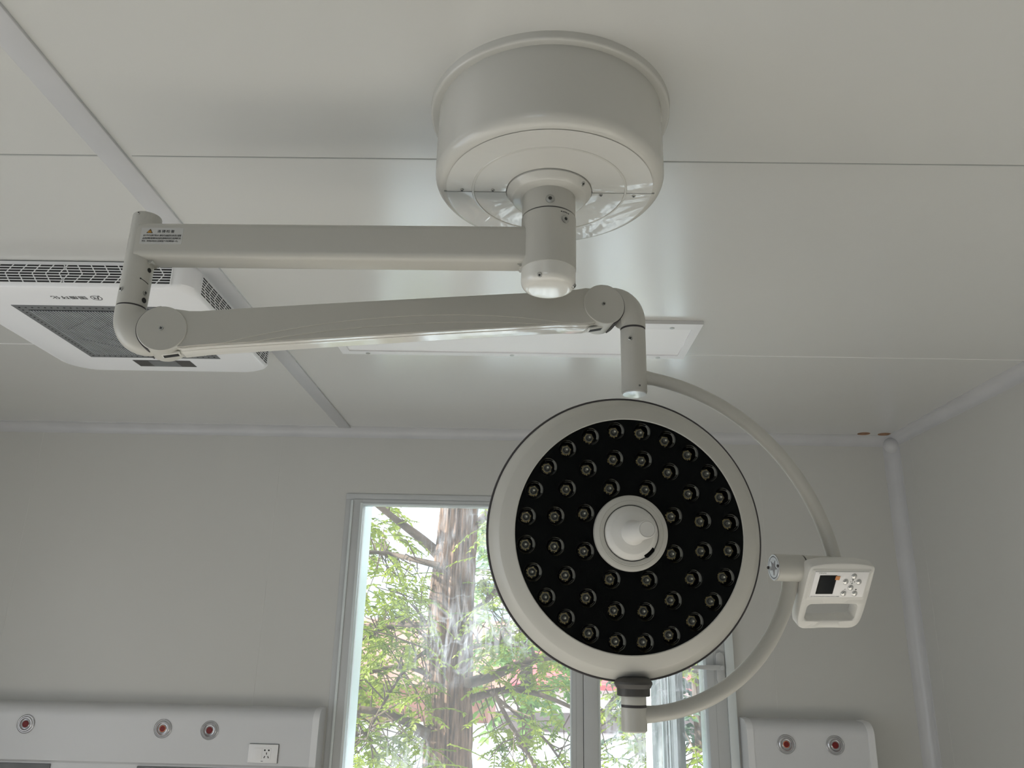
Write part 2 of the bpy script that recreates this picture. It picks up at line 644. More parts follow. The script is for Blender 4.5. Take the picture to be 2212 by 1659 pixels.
bm = bmesh.new()   # along the back wall
A = [bm.verts.new((XL, YW - a, HC - b)) for a, b in cove_profile()]
B = [bm.verts.new((XR, YW - a, HC - b)) for a, b in cove_profile()]
ring_faces(bm, A, B)
bm.faces.new(A); bm.faces.new(B)
struct('trim_1', bm, M_alu)
bm = bmesh.new()   # along the right wall
A = [bm.verts.new((XR - a, YB, HC - b)) for a, b in cove_profile()]
B = [bm.verts.new((XR - a, YW, HC - b)) for a, b in cove_profile()]
ring_faces(bm, A, B)
bm.faces.new(A); bm.faces.new(B)
struct('trim_2', bm, M_alu)
bm = bmesh.new()   # upright in the corner, with its small rounded cap piece at the top
A = [bm.verts.new((XR - a, YW - b, 0)) for a, b in cove_profile(0.05)]
B = [bm.verts.new((XR - a, YW - b, HC - 0.046)) for a, b in cove_profile(0.05)]
ring_faces(bm, A, B)
bm.faces.new(A); bm.faces.new(B)
struct('trim_3', bm, M_alu)
bm = bmesh.new()
bmesh.ops.create_uvsphere(bm, u_segments=20, v_segments=12, radius=0.038, matrix=Matrix.Translation((XR - 0.013, YW - 0.013, HC - 0.038)))
struct('trim_4', bm, M_alu)

# the flat cover strip over the long ceiling joint
bm = bmesh.new()
box(bm, -0.8655, -0.8095, YB, YW - 0.03, HC - 0.006, HC + 0.002, bev=0.0016, seg=2)
struct('trim_5', bm, M_alu)

# ------------------------------------------------------------------ window in the back wall
bm = bmesh.new()
y0 = YW - 0.012


def fr(x0, x1, z0, z1, ya, yb, bev=0.002, mi=0):
    box(bm, x0, x1, ya, yb, z0, z1, bev=bev, mi=mi)


# cover trim around the opening
fr(WX0 - 0.024, WX0, WZ0, WZ1 + 0.026, YW - 0.006, YW + 0.002, mi=0)
fr(WX0 - 0.024, WX1 + 0.036, WZ1, WZ1 + 0.026, YW - 0.0065, YW + 0.002, mi=0)
fr(WX1, WX1 + 0.036, WZ0, WZ1 + 0.026, YW - 0.022, YW + 0.002, mi=1)  # paler bead colour here puts the window's light into this side
# outer frame
fr(WX0, WX0 + 0.052, WZ0, WZ1, y0, YW + 0.075)
fr(WX1 - 0.08, WX1, WZ0, WZ1, y0, YW + 0.075)
fr(WX0, WX1, WZ1 - 0.02, WZ1, y0 + 0.001, YW + 0.075)
fr(WX0, WX1, WZ0, WZ0 + 0.05, y0 + 0.001, YW + 0.075)
# beads
fr(WX0 + 0.001, WX0 + 0.012, WZ0, WZ1 - 0.004, y0 - 0.006, y0 + 0.002, 0.002, 1)
fr(WX0 + 0.044, WX0 + 0.056, WZ0, WZ1 - 0.016, y0 - 0.005, YW + 0.03, 0.002, 1)
fr(WX0 + 0.05, 0.212, WZ1 - 0.026, WZ1 - 0.017, y0 - 0.004, YW + 0.03, 0.002, 1)
# deep reveal beyond the glass
box(bm, WX0 - 0.02, WX0 + 0.051, YW + 0.076, YW + 0.235, WZ0, WZ1 + 0.02, mi=2)
box(bm, WX1 - 0.079, WX1 + 0.02, YW + 0.076, YW + 0.150, WZ0, WZ1 + 0.02, mi=2)
# mullion: two stiles with a groove between them
fr(0.2115, 0.2575, WZ0, WZ1 - 0.01, y0, YW + 0.07)
fr(0.2595, 0.3195, WZ0, WZ1 - 0.01, y0 - 0.003, YW + 0.07)
fr(0.205, 0.2135, WZ0, WZ1 - 0.02, y0 + 0.006, YW + 0.03, 0.002, 1)
fr(0.3185, 0.330, WZ0, WZ1 - 0.02, y0 + 0.006, YW + 0.03, 0.002, 1)
# slim dark shadow gaps on the frame faces
fr(0.2275, 0.2287, WZ0, WZ1 - 0.02, y0 - 0.0006, y0 + 0.002, 0, 3)
fr(WX1 - 0.048, WX1 - 0.0468, WZ0, WZ1 - 0.02, y0 - 0.0006, y0 + 0.002, 0, 3)
win = struct('window_1', bm, [M_frame, M_bead, M_aqua, M_seam])
bm = bmesh.new()
box(bm, WX0 + 0.048, 0.214, YW + 0.036, YW + 0.042, WZ0 + 0.04, WZ1 - 0.016)
obj('pane', bm, M_glass, win, smooth=0)
bm = bmesh.new()
box(bm, 0.318, WX1 - 0.076, YW + 0.036, YW + 0.042, WZ0 + 0.04, WZ1 - 0.016)
obj('pane', bm, M_glass, win, smooth=0)
# sash swung open outside the right-hand bay, seen almost edge on
bm = bmesh.new()
sv = Vector((-0.16, 1.0, 0)).normalized()
SM = basis((0.66, YW + 0.078, 0), sv, (-sv.y, sv.x, 0), (0, 0, 1))     # local x runs outwards along the sash, y towards the trunk
for a0, a1, b1, mi in ((0.0, 0.075, 0.0, 0), (0.075, 0.085, 0.006, 1), (0.085, 0.165, -0.004, 0), (0.165, 0.178, 0.006, 1), (0.325, 0.338, 0.006, 1), (0.338, 0.44, 0.0, 1)):
    box(bm, a0, a1, -0.035, b1, WZ0, WZ1 - 0.02, bev=0.0015, mi=mi, mtx=SM)
for a0 in (0.055, 0.083, 0.125):
    box(bm, a0, a0 + 0.006, -0.03, 0.0010, WZ0, WZ1 - 0.02, mi=3, mtx=SM)
obj('sash', bm, [M_frame, M_bead, M_aqua, M_seam], win)
bm = bmesh.new()
box(bm, 0.17, 0.33, -0.018, -0.014, WZ0, WZ1 - 0.02, mtx=SM)
obj('pane', bm, M_glass, win, smooth=0)
# handle: rounded back plate and a lever held level
bm = bmesh.new()
fr_m = basis((0.833, y0, 1.487), (1, 0, 0), (0, 0, 1), (0, -1, 0))
prism(bm, rrect(-0.017, 0.017, -0.062, 0.062, 0.016), 0, 0.012, fr_m, bev=0.003)
lathe(bm, [(0.012, 0.01), (0.012, 0.034), (0.009, 0.04)], 20, fr_m @ Matrix.Translation((0.002, 0.0, 0)))
prism(bm, [(0.012, -0.011), (-0.02, -0.0105), (-0.122, -0.006), (-0.126, 0), (-0.122, 0.007), (-0.02, 0.0105), (0.012, 0.011)], 0.026, 0.038, fr_m, bev=0.0025)
obj('window_handle', bm, M_frame, win)

# frames of the two unseen openings added to light the room
bm = bmesh.new()
for x in (RWX0, (RWX0 + RWX1) / 2 - 0.03, RWX1 - 0.06):
    box(bm, x, x + 0.06, YB - 0.06, YB + 0.01, RWZ0, RWZ1)
box(bm, RWX0, RWX1, YB - 0.06, YB + 0.01, RWZ0, RWZ0 + 0.05)
box(bm, RWX0, RWX1, YB - 0.06, YB + 0.01, RWZ1 - 0.05, RWZ1)
struct('added_opening_rear', bm, M_frame, smooth=0)
bm = bmesh.new()
for y in (LWY0, (LWY0 + LWY1) / 2 - 0.03, LWY1 - 0.06):
    box(bm, XL - 0.06, XL + 0.01, y, y + 0.06, LWZ0, LWZ1)
box(bm, XL - 0.06, XL + 0.01, LWY0, LWY1, LWZ0, LWZ0 + 0.05)
box(bm, XL - 0.06, XL + 0.01, LWY0, LWY1, LWZ1 - 0.05, LWZ1)
struct('added_opening_left', bm, M_frame, smooth=0)

# ------------------------------------------------------------------ the surgical lamp
PX, PY = 0.034, 1.209
lamp = thing('surgical_lamp', 'ceiling mounted surgical lamp with round black LED head on a jointed cream arm', 'surgical lamp', (PX, PY, HC))
ROOT = (PX, PY, HC)


def lp(name, bm, mats, parent=None, smooth=30):
    """part of the lamp given in world coordinates"""
    o = obj(name, bm, mats, parent or lamp, smooth)
    if parent is None:
        local(o, ROOT)
    return o


Tp = Matrix.Translation((PX, PY, 0))
FLIP = Matrix.Identity(4)


def arc_prof(cx, cz, r, a0, a1, n=8):
    return [(cx + r * math.cos(math.radians(a0 + (a1 - a0) * k / n)), cz + r * math.sin(math.radians(a0 + (a1 - a0) * k / n))) for k in range(n + 1)]


ZB = 2.345
bm = bmesh.new()
lathe(bm, [(0.2, HC - 0.012)] + arc_prof(0.18, ZB + 0.02, 0.02, 0, -90, 10) + [(0.136, ZB), (0.1335, ZB + 0.0022), (0.131, ZB + 0.0022), (0.0, ZB + 0.0016)], 128, Tp)
canopy = lp('ceiling_canopy', bm, M_canopy)
bm = bmesh.new()
lathe(bm, [(0.199, HC - 0.013), (0.2095, HC - 0.0145)] + arc_prof(0.2105, HC - 0.0105, 0.004, -80, 0, 5) + [(0.2152, HC)], 128, Tp, cap0=False)
lp('canopy_flange', bm, M_canopy, canopy)
bm = bmesh.new()   # joint line between the two halves of the cover
box(bm, PX - 0.185, PX - 0.07, PY - 0.0006, PY + 0.0006, ZB - 0.0020, ZB + 0.002)
lp('cover_seam', bm, M_seam, canopy, smooth=0)
bm = bmesh.new()
box(bm, PX + 0.07, PX + 0.185, PY - 0.0006, PY + 0.0006, ZB - 0.0020, ZB + 0.002)
lp('cover_seam', bm, M_seam, canopy, smooth=0)
bm = bmesh.new()
lathe(bm, [(0.1365, ZB - 0.001), (0.1355, ZB - 0.0024), (0.1325, ZB - 0.0026), (0.1315, ZB - 0.001)], 96, Tp, cap0=False, cap1=False)
lp('cover_ridge', bm, M_canopy, canopy)


def screw(name, mtx, r=0.004, parent=None, cross=True, h=0.0015, m=None):
    bm = bmesh.new()
    lathe(bm, [(r, -0.001), (r, h * 0.6), (r * 0.8, h), (0, h)], 20, mtx)
    if cross:
        w, l = r * 0.18, r * 0.62
        for a in (0, PI / 2):
            box(bm, -l, l, -w, w, h - 0.0002, h + 0.0003, mi=1, mtx=mtx @ Matrix.Rotation(a + 0.4, 4, 'Z'))
    else:
        lathe(bm, [(r * 0.45, h - 0.0002), (r * 0.45, h + 0.0003), (0, h + 0.0003)], 6, mtx, mi=1)
    return lp(name, bm, [m or M_steel, M_dark], parent)


DOWN = Matrix.Rotation(PI, 4, 'X')
for sx, sy in ((-0.153, -0.006), (-0.099, -0.006), (0.092, 0.006), (0.15, 0.008)):
    screw('canopy_screw', Matrix.Translation((PX + sx, PY + sy, ZB - 0.0015)) @ DOWN, 0.0032, canopy)

# crinkled protective film still stuck over the underside of the cover
bm = bmesh.new()
rf = random.Random(2)
rings_ = []
for i_ in range(15):
    r_ = 0.076 + (0.1804 - 0.076) * i_ / 14
    rings_.append([bm.verts.new((PX + r_ * math.cos(2 * PI * k / 96), PY + r_ * math.sin(2 * PI * k / 96),
                                 ZB - 0.0012 - 0.00025 * rf.random() * (1 if 0 < i_ < 14 else 0))) for k in range(96)])
for A, B in zip(rings_, rings_[1:]):
    ring_faces(bm, A, B)
bmesh.ops.recalc_face_normals(bm, faces=bm.faces)
bm.normal_update()
if sum(f.normal.z for f in bm.faces) > 0:
    bmesh.ops.reverse_faces(bm, faces=bm.faces)
o = obj('protective_film', bm, M_film, canopy, 60, recalc=False)

# collar and post
bm = bmesh.new()
lathe(bm, [(0.0745, ZB + 0.003), (0.0745, ZB - 0.004), (0.066, ZB - 0.0145), (0.063, ZB - 0.016), (0.04, ZB - 0.016)], 72, Tp)
collar = lp('canopy_collar', bm, M_canopy, canopy)
screw('collar_screw', Matrix.Translation((PX + 0.0565, PY - 0.041, ZB - 0.0085)) @ Vector((0.60, -0.45, -0.65)).to_track_quat('Z', 'Y').to_matrix().to_4x4(), 0.0045, canopy, cross=False)
bm = bmesh.new()
lathe(bm, [(0.0465, ZB - 0.01), (0.0465, 2.2905), (0.044, 2.2895)], 72, Tp)
post = lp('mounting_post', bm, M_lamp)
bm = bmesh.new()
lathe(bm, [(0.0455, 2.291), (0.0455, 2.286)], 72, Tp)
lp('joint_ring', bm, M_groove, post)
front = lambda ang, r, z: Matrix.Translation((PX + r * math.sin(math.radians(ang)), PY - r * math.cos(math.radians(ang)), z)) @ \
    Vector((math.sin(math.radians(ang)), -math.cos(math.radians(ang)), 0)).to_track_quat('Z', 'Y').to_matrix().to_4x4()
screw('post_screw', front(1, 0.0465, 2.3035), 0.0078, post, cross=False)

# extension arm: hub on the post, square beam, tube at its far end
AX, AY, AR = -0.6727, 1.2145, 0.0240
bm = bmesh.new()
lathe(bm, [(0.0445, 2.2885), (0.0472, 2.2875), (0.0472, 2.189), (0.046, 2.188)], 72, Tp)
um = Vector((PX - AX, PY - AY, 0))
L1 = um.length
um.normalize()
beam = basis((AX, AY, 2.2322), um, (0, 0, 1), (um.y, -um.x, 0))    # local z towards the camera
sec = rrect(-0.0262, 0.0262, -0.0335, 0.0335, 0.012, 6)
pts0 = [(s, t) for s, t in sec]
xs_ = [0.0, 0.02, 0.03, 0.05, L1 - 0.075, L1 - 0.05, L1 - 0.042, L1 - 0.02]
gz = [1.0, 1.0, 1.0, 1.0, 1.0, 1.0, 1.0, 1.0]
rings = []
for x in xs_:
    rings.append([bm.verts.new(beam @ Vector((x, t, s))) for s, t in pts0])
for A, B in zip(rings, rings[1:]):
    ring_faces(bm, A, B)
bm.faces.new(rings[0]); bm.faces.new(rings[-1])
lathe(bm, [(AR - 0.003, 2.2875), (AR - 0.001, 2.287), (AR, 2.285), (AR, 2.1155), (AR - 0.0015, 2.1145)], 56, Matrix.Translation((AX, AY, 0)))
# fillets where the beam runs into the hub and into the tube
for cx, sgn in ((L1 - 0.0472, -1), (AR, 1)):
    A_, B_ = [], []
    for k in range(7):
        a = math.radians(90 * k / 6)
        q = 0.009
        A_.append((cx + sgn * (q - q * math.cos(a)) - sgn * 0.0015, -0.0335 - (q - q * math.sin(a)) + 0.002))
    poly = A_ + [(cx - sgn * 0.012, -0.030), (cx - sgn * 0.012, -0.044)]
    prism(bm, poly, -0.012, 0.012, beam, bev=0.003)
ext = lp('extension_arm', bm, M_lamp)
bm = bmesh.new()
lathe(bm, [(0.0466, 2.1885)] + arc_prof(0.0326, 2.1700, 0.0140, 0, -90, 8) + [(0, 2.1558)], 72, Tp)
lp('end_cap', bm, M_lamp2, ext)
screw('cap_screw', Matrix.Translation((PX - 0.0145, PY - 0.0395, 2.1655)) @ Vector((-0.3, -0.75, -0.62)).to_track_quat('Z', 'Y').to_matrix().to_4x4(), 0.0048, ext, cross=False, h=0.004)
screw('cap_screw', Matrix.Translation((PX + 0.0415, PY - 0.006, 2.162)) @ Vector((0.8, -0.1, -0.6)).to_track_quat('Z', 'Y').to_matrix().to_4x4(), 0.0048, ext, cross=False, h=0.004)
screw('brake_bolt', front(34, 0.0472, 2.2685), 0.0068, ext, cross=False, h=0.0025)
bm = bmesh.new()    # little lock mark over the bolt: two dots joined by an arc
for a_, r_ in ((25, 0.0011), (43, 0.0011)):
    lathe(bm, [(r_, 0), (r_, 0.0004), (0, 0.0004)], 10, front(a_, 0.0472, 2.2815))
sweep(bm, [front(a_, 0.0473, 2.2815 + 0.0008 * math.sin((a_ - 28) / 12 * PI)).translation for a_ in range(28, 41, 2)], 0.0006, 6)
lp('lock_mark', bm, M_ink, ext)
tb = lambda ang, z, dr=0.0: Matrix.Translation((AX + (AR + dr) * math.sin(math.radians(ang)), AY - (AR + dr) * math.cos(math.radians(ang)), z)) @ \
    Vector((math.sin(math.radians(ang)), -math.cos(math.radians(ang)), 0)).to_track_quat('Z', 'Y').to_matrix().to_4x4()
screw('tube_screw', tb(-28, 2.1395), 0.0042, ext)
screw('tube_screw', tb(72, 2.139), 0.0042, ext)
for z, r in ((2.1815, 0.0042), (2.1255, 0.0048)):
    bm = bmesh.new()
    lathe(bm, [(r, -0.001), (r, 0.0003), (0, 0.0004)], 20, tb(74, z))
    lp('tube_hole', bm, M_dark, ext)
bm = bmesh.new()
sweep(bm, [tb(a, 2.161 - (a - 44) * 0.00012, 0.0002).translation for a in range(44, 84, 4)], 0.0006, 6)
lathe(bm, [(0.0014, 0), (0.0014, 0.0004), (0, 0.0004)], 10, tb(43, 2.1612))
lp('rotation_mark', bm, M_ink, ext)
screw('tube_screw', Matrix.Translation((AX - 0.004, AY - AR, 2.2825)) @ Vector((0, -1, 0)).to_track_quat('Z', 'Y').to_matrix().to_4x4(), 0.002, ext)

# warning sticker on the beam
bf = beam @ Matrix.Translation((0, 0, 0.0262))
bf = bf @ Matrix.Translation((-0.0015, -0.0095, 0)) @ Matrix.Diagonal((1.12, 1.12, 1, 1))
SK = lambda x, y, z=0.0: bf @ Matrix.Translation((x, y, z))
sx0, sx1, sy0, sy1 = 0.0085, 0.0735, 0.0, 0.0265
bm = bmesh.new()
prism(bm, rrect(sx0, sx1, sy0 - 0.001, sy1, 0.001, 3), 0, 0.0003, bf)
sticker = lp('warning_label', bm, M_paper, ext)
bm = bmesh.new()
prism(bm, [(0.0165, 0.0175), (0.0265, 0.0175), (0.0222, 0.0247)], 0.0003, 0.0005, bf)
prism(bm, [(0.0182, 0.0184), (0.0248, 0.0184), (0.0221, 0.0231)], 0.0005, 0.0007, bf, mi=1)
prism(bm, [(0.0213, 0.0196), (0.0223, 0.0196), (0.0225, 0.0222), (0.0216, 0.0222)], 0.0007, 0.0008, bf)
lp('warning_triangle', bm, [M_ink, M_amber], ext, smooth=0)
bm = text_bm('连接检查', 0.0265, SK(0.0335, 0.0182, 0.0005), bold=0.012, height=0.0050, spacing=1.25)
for row, (txt, y, w) in enumerate((('由于手术无影灯是永久悬挂式设备其安全性至关重要', 0.0118, 0.0585),
                                   ('必须定期检查旋转体底盘连接螺母和其它连接螺钉的', 0.0070, 0.0590),
                                   ('状态。发现松动后应立即紧固(每月定期检查一次)。', 0.0021, 0.0565))):
    add_bm(bm, text_bm(txt, w, SK(0.0128 - row * 0.0006, y, 0.0005), bold=0.014, height=0.0034))
lp('label_lettering', bm, M_ink, ext, smooth=0)

# spring arm between the two elbows
BX, BY, BR = 0.2007, 1.39, 0.0236
Ua = Vector((BX - AX, BY - AY, 0)).normalized()
Na = Vector((Ua.y, -Ua.x, 0))
SP = basis((AX, AY, 0), Ua, (0, 0, 1), Na)        # local (u, z, towards the camera)
U0, Z0, U1, Z1 = 0.0617, 2.0714, 0.826, 2.1928
sl = (Z1 - Z0) / (U1 - U0)
ang = math.atan(sl)
HH = 0.0308


def on(u, v):
    return (u, Z0 + sl * (u - U0) + v)


top = [on(U0, 0.031), on(0.078, 0.0352), on(0.088, 0.0325), on(0.10, 0.0297), on(0.118, 0.0285), on(0.15, 0.0292), on(0.30, 0.0305), on(0.55, 0.0315), on(0.735, 0.0315), on(0.755, 0.0325), on(0.775, 0.0335), on(0.79, 0.0360), on(U1, 0.031)]
botm = [on(U1, -0.031), on(0.80, -0.0365), on(0.78, -0.0352), on(0.76, -0.0335), on(0.72, -0.0325), on(0.5, -0.0315), on(0.22, -0.0315), on(0.13, -0.0325), on(0.095, -0.0345), on(U0, -0.031)]
bm = bmesh.new()
prism(bm, (top + botm)[::-1], -0.0268, 0.0228, SP, bev=0.0045, seg=3)


def arch(u0, u1, vmax, n=22):
    out = []
    for k in range(n + 1):
        t = k / n
        u = u0 + (u1 - u0) * t
        out.append(on(u, -0.0315 + (vmax + 0.0315) * (1 - abs(2 * t - 1) ** 2.1)))
    return out


# side cover in two thin layers whose lower edges sweep in long arcs
lay1 = top + [on(U1, -0.031), on(0.80, -0.0360), on(0.78, -0.0348), on(0.735, -0.0315)] + arch(0.21, 0.71, -0.0155)[::-1] + [on(0.13, -0.0315), on(0.095, -0.0335), on(U0, -0.030)]
prism(bm, lay1[::-1], 0.019, 0.0250, SP, bev=0.0014, seg=2)
lay2 = top + [on(U1, -0.031), on(0.80, -0.0360), on(0.78, -0.0348), on(0.765, -0.0325)] + arch(0.16, 0.75, -0.001)[::-1] + [on(0.115, -0.0325), on(0.095, -0.0335), on(U0, -0.030)]
prism(bm, lay2[::-1], 0.019, 0.0272, SP, bev=0.0014, seg=2)
spring = lp('spring_arm', bm, M_lamp)
bm = bmesh.new()    # glossy strip along the underside
und = [on(0.09, -0.0335), on(0.13, -0.032), on(0.5, -0.031), on(0.74, -0.032), on(0.80, -0.0355), on(0.795, -0.0372), on(0.74, -0.0338), on(0.5, -0.0328), on(0.13, -0.0338), on(0.095, -0.036)]
prism(bm, und[::-1], -0.0225, 0.0205, SP, bev=0.0006)
prism(bm, [(u, z - 0.0012) for u, z in und][::-1], -0.012, 0.010, SP, bev=0.0006)
lp('underside_strip', bm, M_lamp2, spring)
for (cu, cz, g0, g1) in ((U0, Z0, 100, 248), (U1, Z1, -62, 84)):
    bm = bmesh.new()
    lathe(bm, [(0.0375, -0.0285), (0.0392, -0.027), (0.0395, -0.02), (0.0395, 0.0262)] , 72, SP @ Matrix.Translation((cu, cz, 0)))
    lathe(bm, [(0.0395, 0.0262), (0.0395, 0.0288), (0.0385, 0.0300), (0, 0.0300)], 72, SP @ Matrix.Translation((cu, cz, 0)))
    lp('pivot_cover', bm, M_lamp, spring)
    bm = bmesh.new()
    prism(bm, [(0, 0)] + circ(0, 0, 0.0412, 40, g0, g1), -0.024, 0.0262, SP @ Matrix.Translation((cu, cz, 0)))
    lp('pivot_gap', bm, M_groove, spring)
    screw('pivot_screw', SP @ Matrix.Translation((cu - 0.001, cz + 0.0, 0.0300)), 0.0038, spring)
for u, v in ((0.077, -0.0395), (0.815, -0.0405)):
    bm = bmesh.new()
    c = on(u, v)
    mt = SP @ Matrix.Translation((c[0], c[1], 0.004)) @ Matrix.Rotation(ang + (0.08 if u < 0.5 else 0.1), 4, 'Z')
    box(bm, -0.012, 0.012, -0.0015, 0.003, -0.0055, 0.0055, mtx=mt)
    box(bm, -0.0145, 0.0145, -0.0010, 0.003, -0.009, 0.009, bev=0.0008, mi=1, mtx=mt)
    lp('adjustment_slot', bm, [M_dark, M_lamp2], spring)


def elbow(cu, cz, a0, a1, r0, r1, d0, d1, n=14):
    """half-round elbow lofted about (cu, cz): radial size r0->r1 and depth d0->d1 while the section swings a0->a1"""
    bm = bmesh.new()
    rings = []
    for k in range(n + 1):
        t = k / n
        a = math.radians(a0 + (a1 - a0) * t)
        e = t * t * (3 - 2 * t)
        R = r0 + (r1 - r0) * e
        D = d0 + (d1 - d0) * e
        dirv = (math.cos(a), math.sin(a))
        ring = []
        for j in range(28):
            b = 2 * PI * j / 28
            pr = R / 2 + (R / 2) * math.cos(b)
            ring.append(bm.verts.new(SP @ Vector((cu + dirv[0] * pr, cz + dirv[1] * pr, D * math.sin(b)))))
        rings.append(ring)
    for A, B in zip(rings, rings[1:]):
        ring_faces(bm, A, B)
    bm.faces.new(rings[0]); bm.faces.new(rings[-1])
    return bm


bm = elbow(0.0245, 2.112, 180, 292, 0.0490, 0.0830, 0.0240, 0.0258)
el = lp('elbow_joint', bm, M_lamp)
bm = bmesh.new()
lathe(bm, [(AR - 0.0008, 2.1155), (AR - 0.0008, 2.1105)], 56, Matrix.Translation((AX, AY, 0)))
lp('joint_ring', bm, M_groove, el)
LB = Vector((BX - AX, BY - AY, 0)).length
bm = elbow(LB - 0.0245, 2.160, 0, 112, 0.0490, 0.0830, 0.0240, 0.0258)
el2 = lp('elbow_joint', bm, M_lamp)
bm = bmesh.new()
Tb = Matrix.Translation((BX, BY, 0))
lathe(bm, [(BR - 0.0002, 2.1605), (BR - 0.0002, 2.156)], 56, Tb)
lp('joint_ring', bm, M_groove, el2)
bm = bmesh.new()
lathe(bm, [(BR - 0.001, 2.1565), (BR, 2.1560), (BR, 2.0325), (BR - 0.0012, 2.0312)], 56, Tb)
drop = lp('drop_tube', bm, M_lamp)
bm = bmesh.new()
lathe(bm, [(BR - 0.0014, 2.0314), (BR - 0.002, 2.0292), (0, 2.0285)], 56, Tb)
lp('end_cap', bm, M_lamp2, drop)
screw('tube_screw', Matrix.Translation((BX - 0.0078, BY - 0.0222, 2.1325)) @ Vector((-0.33, -0.94, 0)).to_track_quat('Z', 'Y').to_matrix().to_4x4(), 0.0042, drop)
screw('tube_screw', Matrix.Translation((BX + 0.0065, BY - 0.0226, 2.0400)) @ Vector((0.27, -0.96, 0)).to_track_quat('Z', 'Y').to_matrix().to_4x4(), 0.0022, drop)

# upper yoke arc in the upright plane that leans 8 degrees off the wall's direction
az = math.radians(8)
Uy = Vector((math.cos(az), math.sin(az), 0))
Ny = Vector((Uy.y, -Uy.x, 0))
YK = basis((BX, BY, 0), Uy, (0, 0, 1), Ny)
pts = []
c_, R_ = (-0.0232, 1.6767), 0.3892
for k in range(41):
    a = math.radians(84.5 - (84.5 - 9.5) * k / 40)
    pts.append(YK @ Vector((c_[0] + R_ * math.cos(a), c_[1] + R_ * math.sin(a), 0)))
bm = bmesh.new()
rr = [0.0145, 0.0132] + [0.0125] * 39
sweep(bm, pts, rr, 24, side=Ny)
yk1 = lp('upper_yoke', bm, M_lamp)

# joint tube with the star cap, reached by both arcs
ZJ = 1.7235
JM = basis(YK @ Vector((0, ZJ, 0)), (0, 0, 1), Ny, Uy)      # local z along the axis
bm = bmesh.new()
lathe(bm, [(0.0228, 0.2455), (0.0235, 0.2462), (0.0235, 0.2955), (0.022, 0.2962)], 56, JM)
lathe(bm, [(0.0228, 0.2985), (0.0235, 0.299), (0.0235, 0.312), (0.0180, 0.314)], 56, JM)
lathe(bm, [(0.0150, 0.31), (0.0150, 0.366), (0.012, 0.370), (0.0, 0.371)], 40, JM @ Matrix.Translation((0.008, 0, 0)))
jt = lp('pivot_joint', bm, M_lamp)
bm = bmesh.new()
lathe(bm, [(0.0225, 0.2955), (0.0225, 0.2995)], 56, JM)
lp('joint_ring', bm, M_groove, jt)
STAR = JM @ Matrix.Translation((0, 0, 0.2456)) @ Matrix.Rotation(PI, 4, 'X')
bm = bmesh.new()
lathe(bm, [(0.0222, -0.0005), (0.0222, 0.0012), (0.0195, 0.0012)], 48, STAR, cap0=False, cap1=False)
lathe(bm, [(0.0199, 0.0004), (0.0196, 0.0010), (0.0184, 0.0010), (0.0180, 0.0006)], 48, STAR, mi=1)
lathe(bm, [(0.0181, 0.0004), (0.0181, 0.0011), (0, 0.0011)], 48, STAR)
st = []
for k in range(10):
    a = math.radians(36 * k)
    r_ = (0.0138 if k % 2 == 0 else 0.0054)
    st.append((-r_ * math.cos(a), r_ * math.sin(a)))
prism(bm, st, 0.0011, 0.0016, STAR, mi=2)
for s_ in (-1, 1):
    lathe(bm, [(0.0026, 0.0005), (0.0026, 0.003), (0.0018, 0.0036), (0, 0.0036)], 16, STAR @ Matrix.Translation((0.001, s_ * 0.0195, 0)), mi=1)
lp('star_cap', bm, [M_star, M_groove, M_starg], jt)

# lower yoke arc
TX, TY, TR = 0.1865, 1.40, 0.0213
LK = basis((TX, TY, 0), Uy, (0, 0, 1), Ny)
c_, R_ = (0.0075, 1.7724), 0.2938
pts = []
for k in range(41):
    a = math.radians(-91.5 + (91.5 - 12.5) * k / 40)
    pts.append(LK @ Vector((c_[0] + R_ * math.cos(a), c_[1] + R_ * math.sin(a), 0)))
bm = bmesh.new()
sweep(bm, pts, [0.0150, 0.0150, 0.0140, 0.0133] + [0.0130] * 34 + [0.0135, 0.0145, 0.0155], 24, side=Ny)
yk2 = lp('lower_yoke', bm, M_lamp)
bm = bmesh.new()
Tt = Matrix.Translation((TX, TY, 0))
lathe(bm, [(TR - 0.002, 1.4525), (TR, 1.4545), (TR, 1.4895), (TR - 0.0008, 1.4905)], 56, Tt)
lathe(bm, [(TR - 0.0008, 1.4935), (TR - 0.0005, 1.4945), (TR - 0.0005, 1.51)], 56, Tt)
lt = lp('lower_tube', bm, M_lamp)
bm = bmesh.new()
lathe(bm, [(TR - 0.0004, 1.4900), (TR - 0.0004, 1.4942)], 56, Tt)
lp('joint_ring', bm, M_groove, lt)
bm = bmesh.new()
lathe(bm, [(0.0265, 1.5074), (0.0275, 1.5084), (0.0275, 1.5192), (0.0285, 1.5200), (0.0318, 1.5262), (0.0315, 1.5295), (0.0275, 1.5345), (0.020, 1.5375)], 56, Tt)
lp('pivot_collar', bm, M_cap, lt)

# lamp head, built flat about its own axis and then turned to face the room
haz, hel = math.radians(5.5), math.radians(-3.7)
hn = Vector((math.sin(haz) * math.cos(hel), -math.cos(haz) * math.cos(hel), math.sin(hel)))
hr = Vector((math.cos(haz), math.sin(haz), 0))
hu = hn.cross(hr)
HM = basis((0.1782, 1.39, 1.7720), hr, hu, hn)
bm = bmesh.new()
lathe(bm, [(0.0, -0.062), (0.08, -0.0605), (0.15, -0.054), (0.205, -0.038), (0.235, -0.018), (0.2438, -0.0075)], 128)
lathe(bm, [(0.2415, -0.0035), (0.2415, 0.0005), (0.2400, 0.0050), (0.2345, 0.0140), (0.2255, 0.0252), (0.2235, 0.0268), (0.2120, 0.0322),
           (0.2020, 0.0374), (0.1995, 0.0384), (0.1982, 0.0374), (0.1982, 0.030)], 128, cap0=False, cap1=False)
head = obj('lamp_head', bm, M_lamp, lamp)
head.matrix_parent_inverse = Matrix.Identity(4)
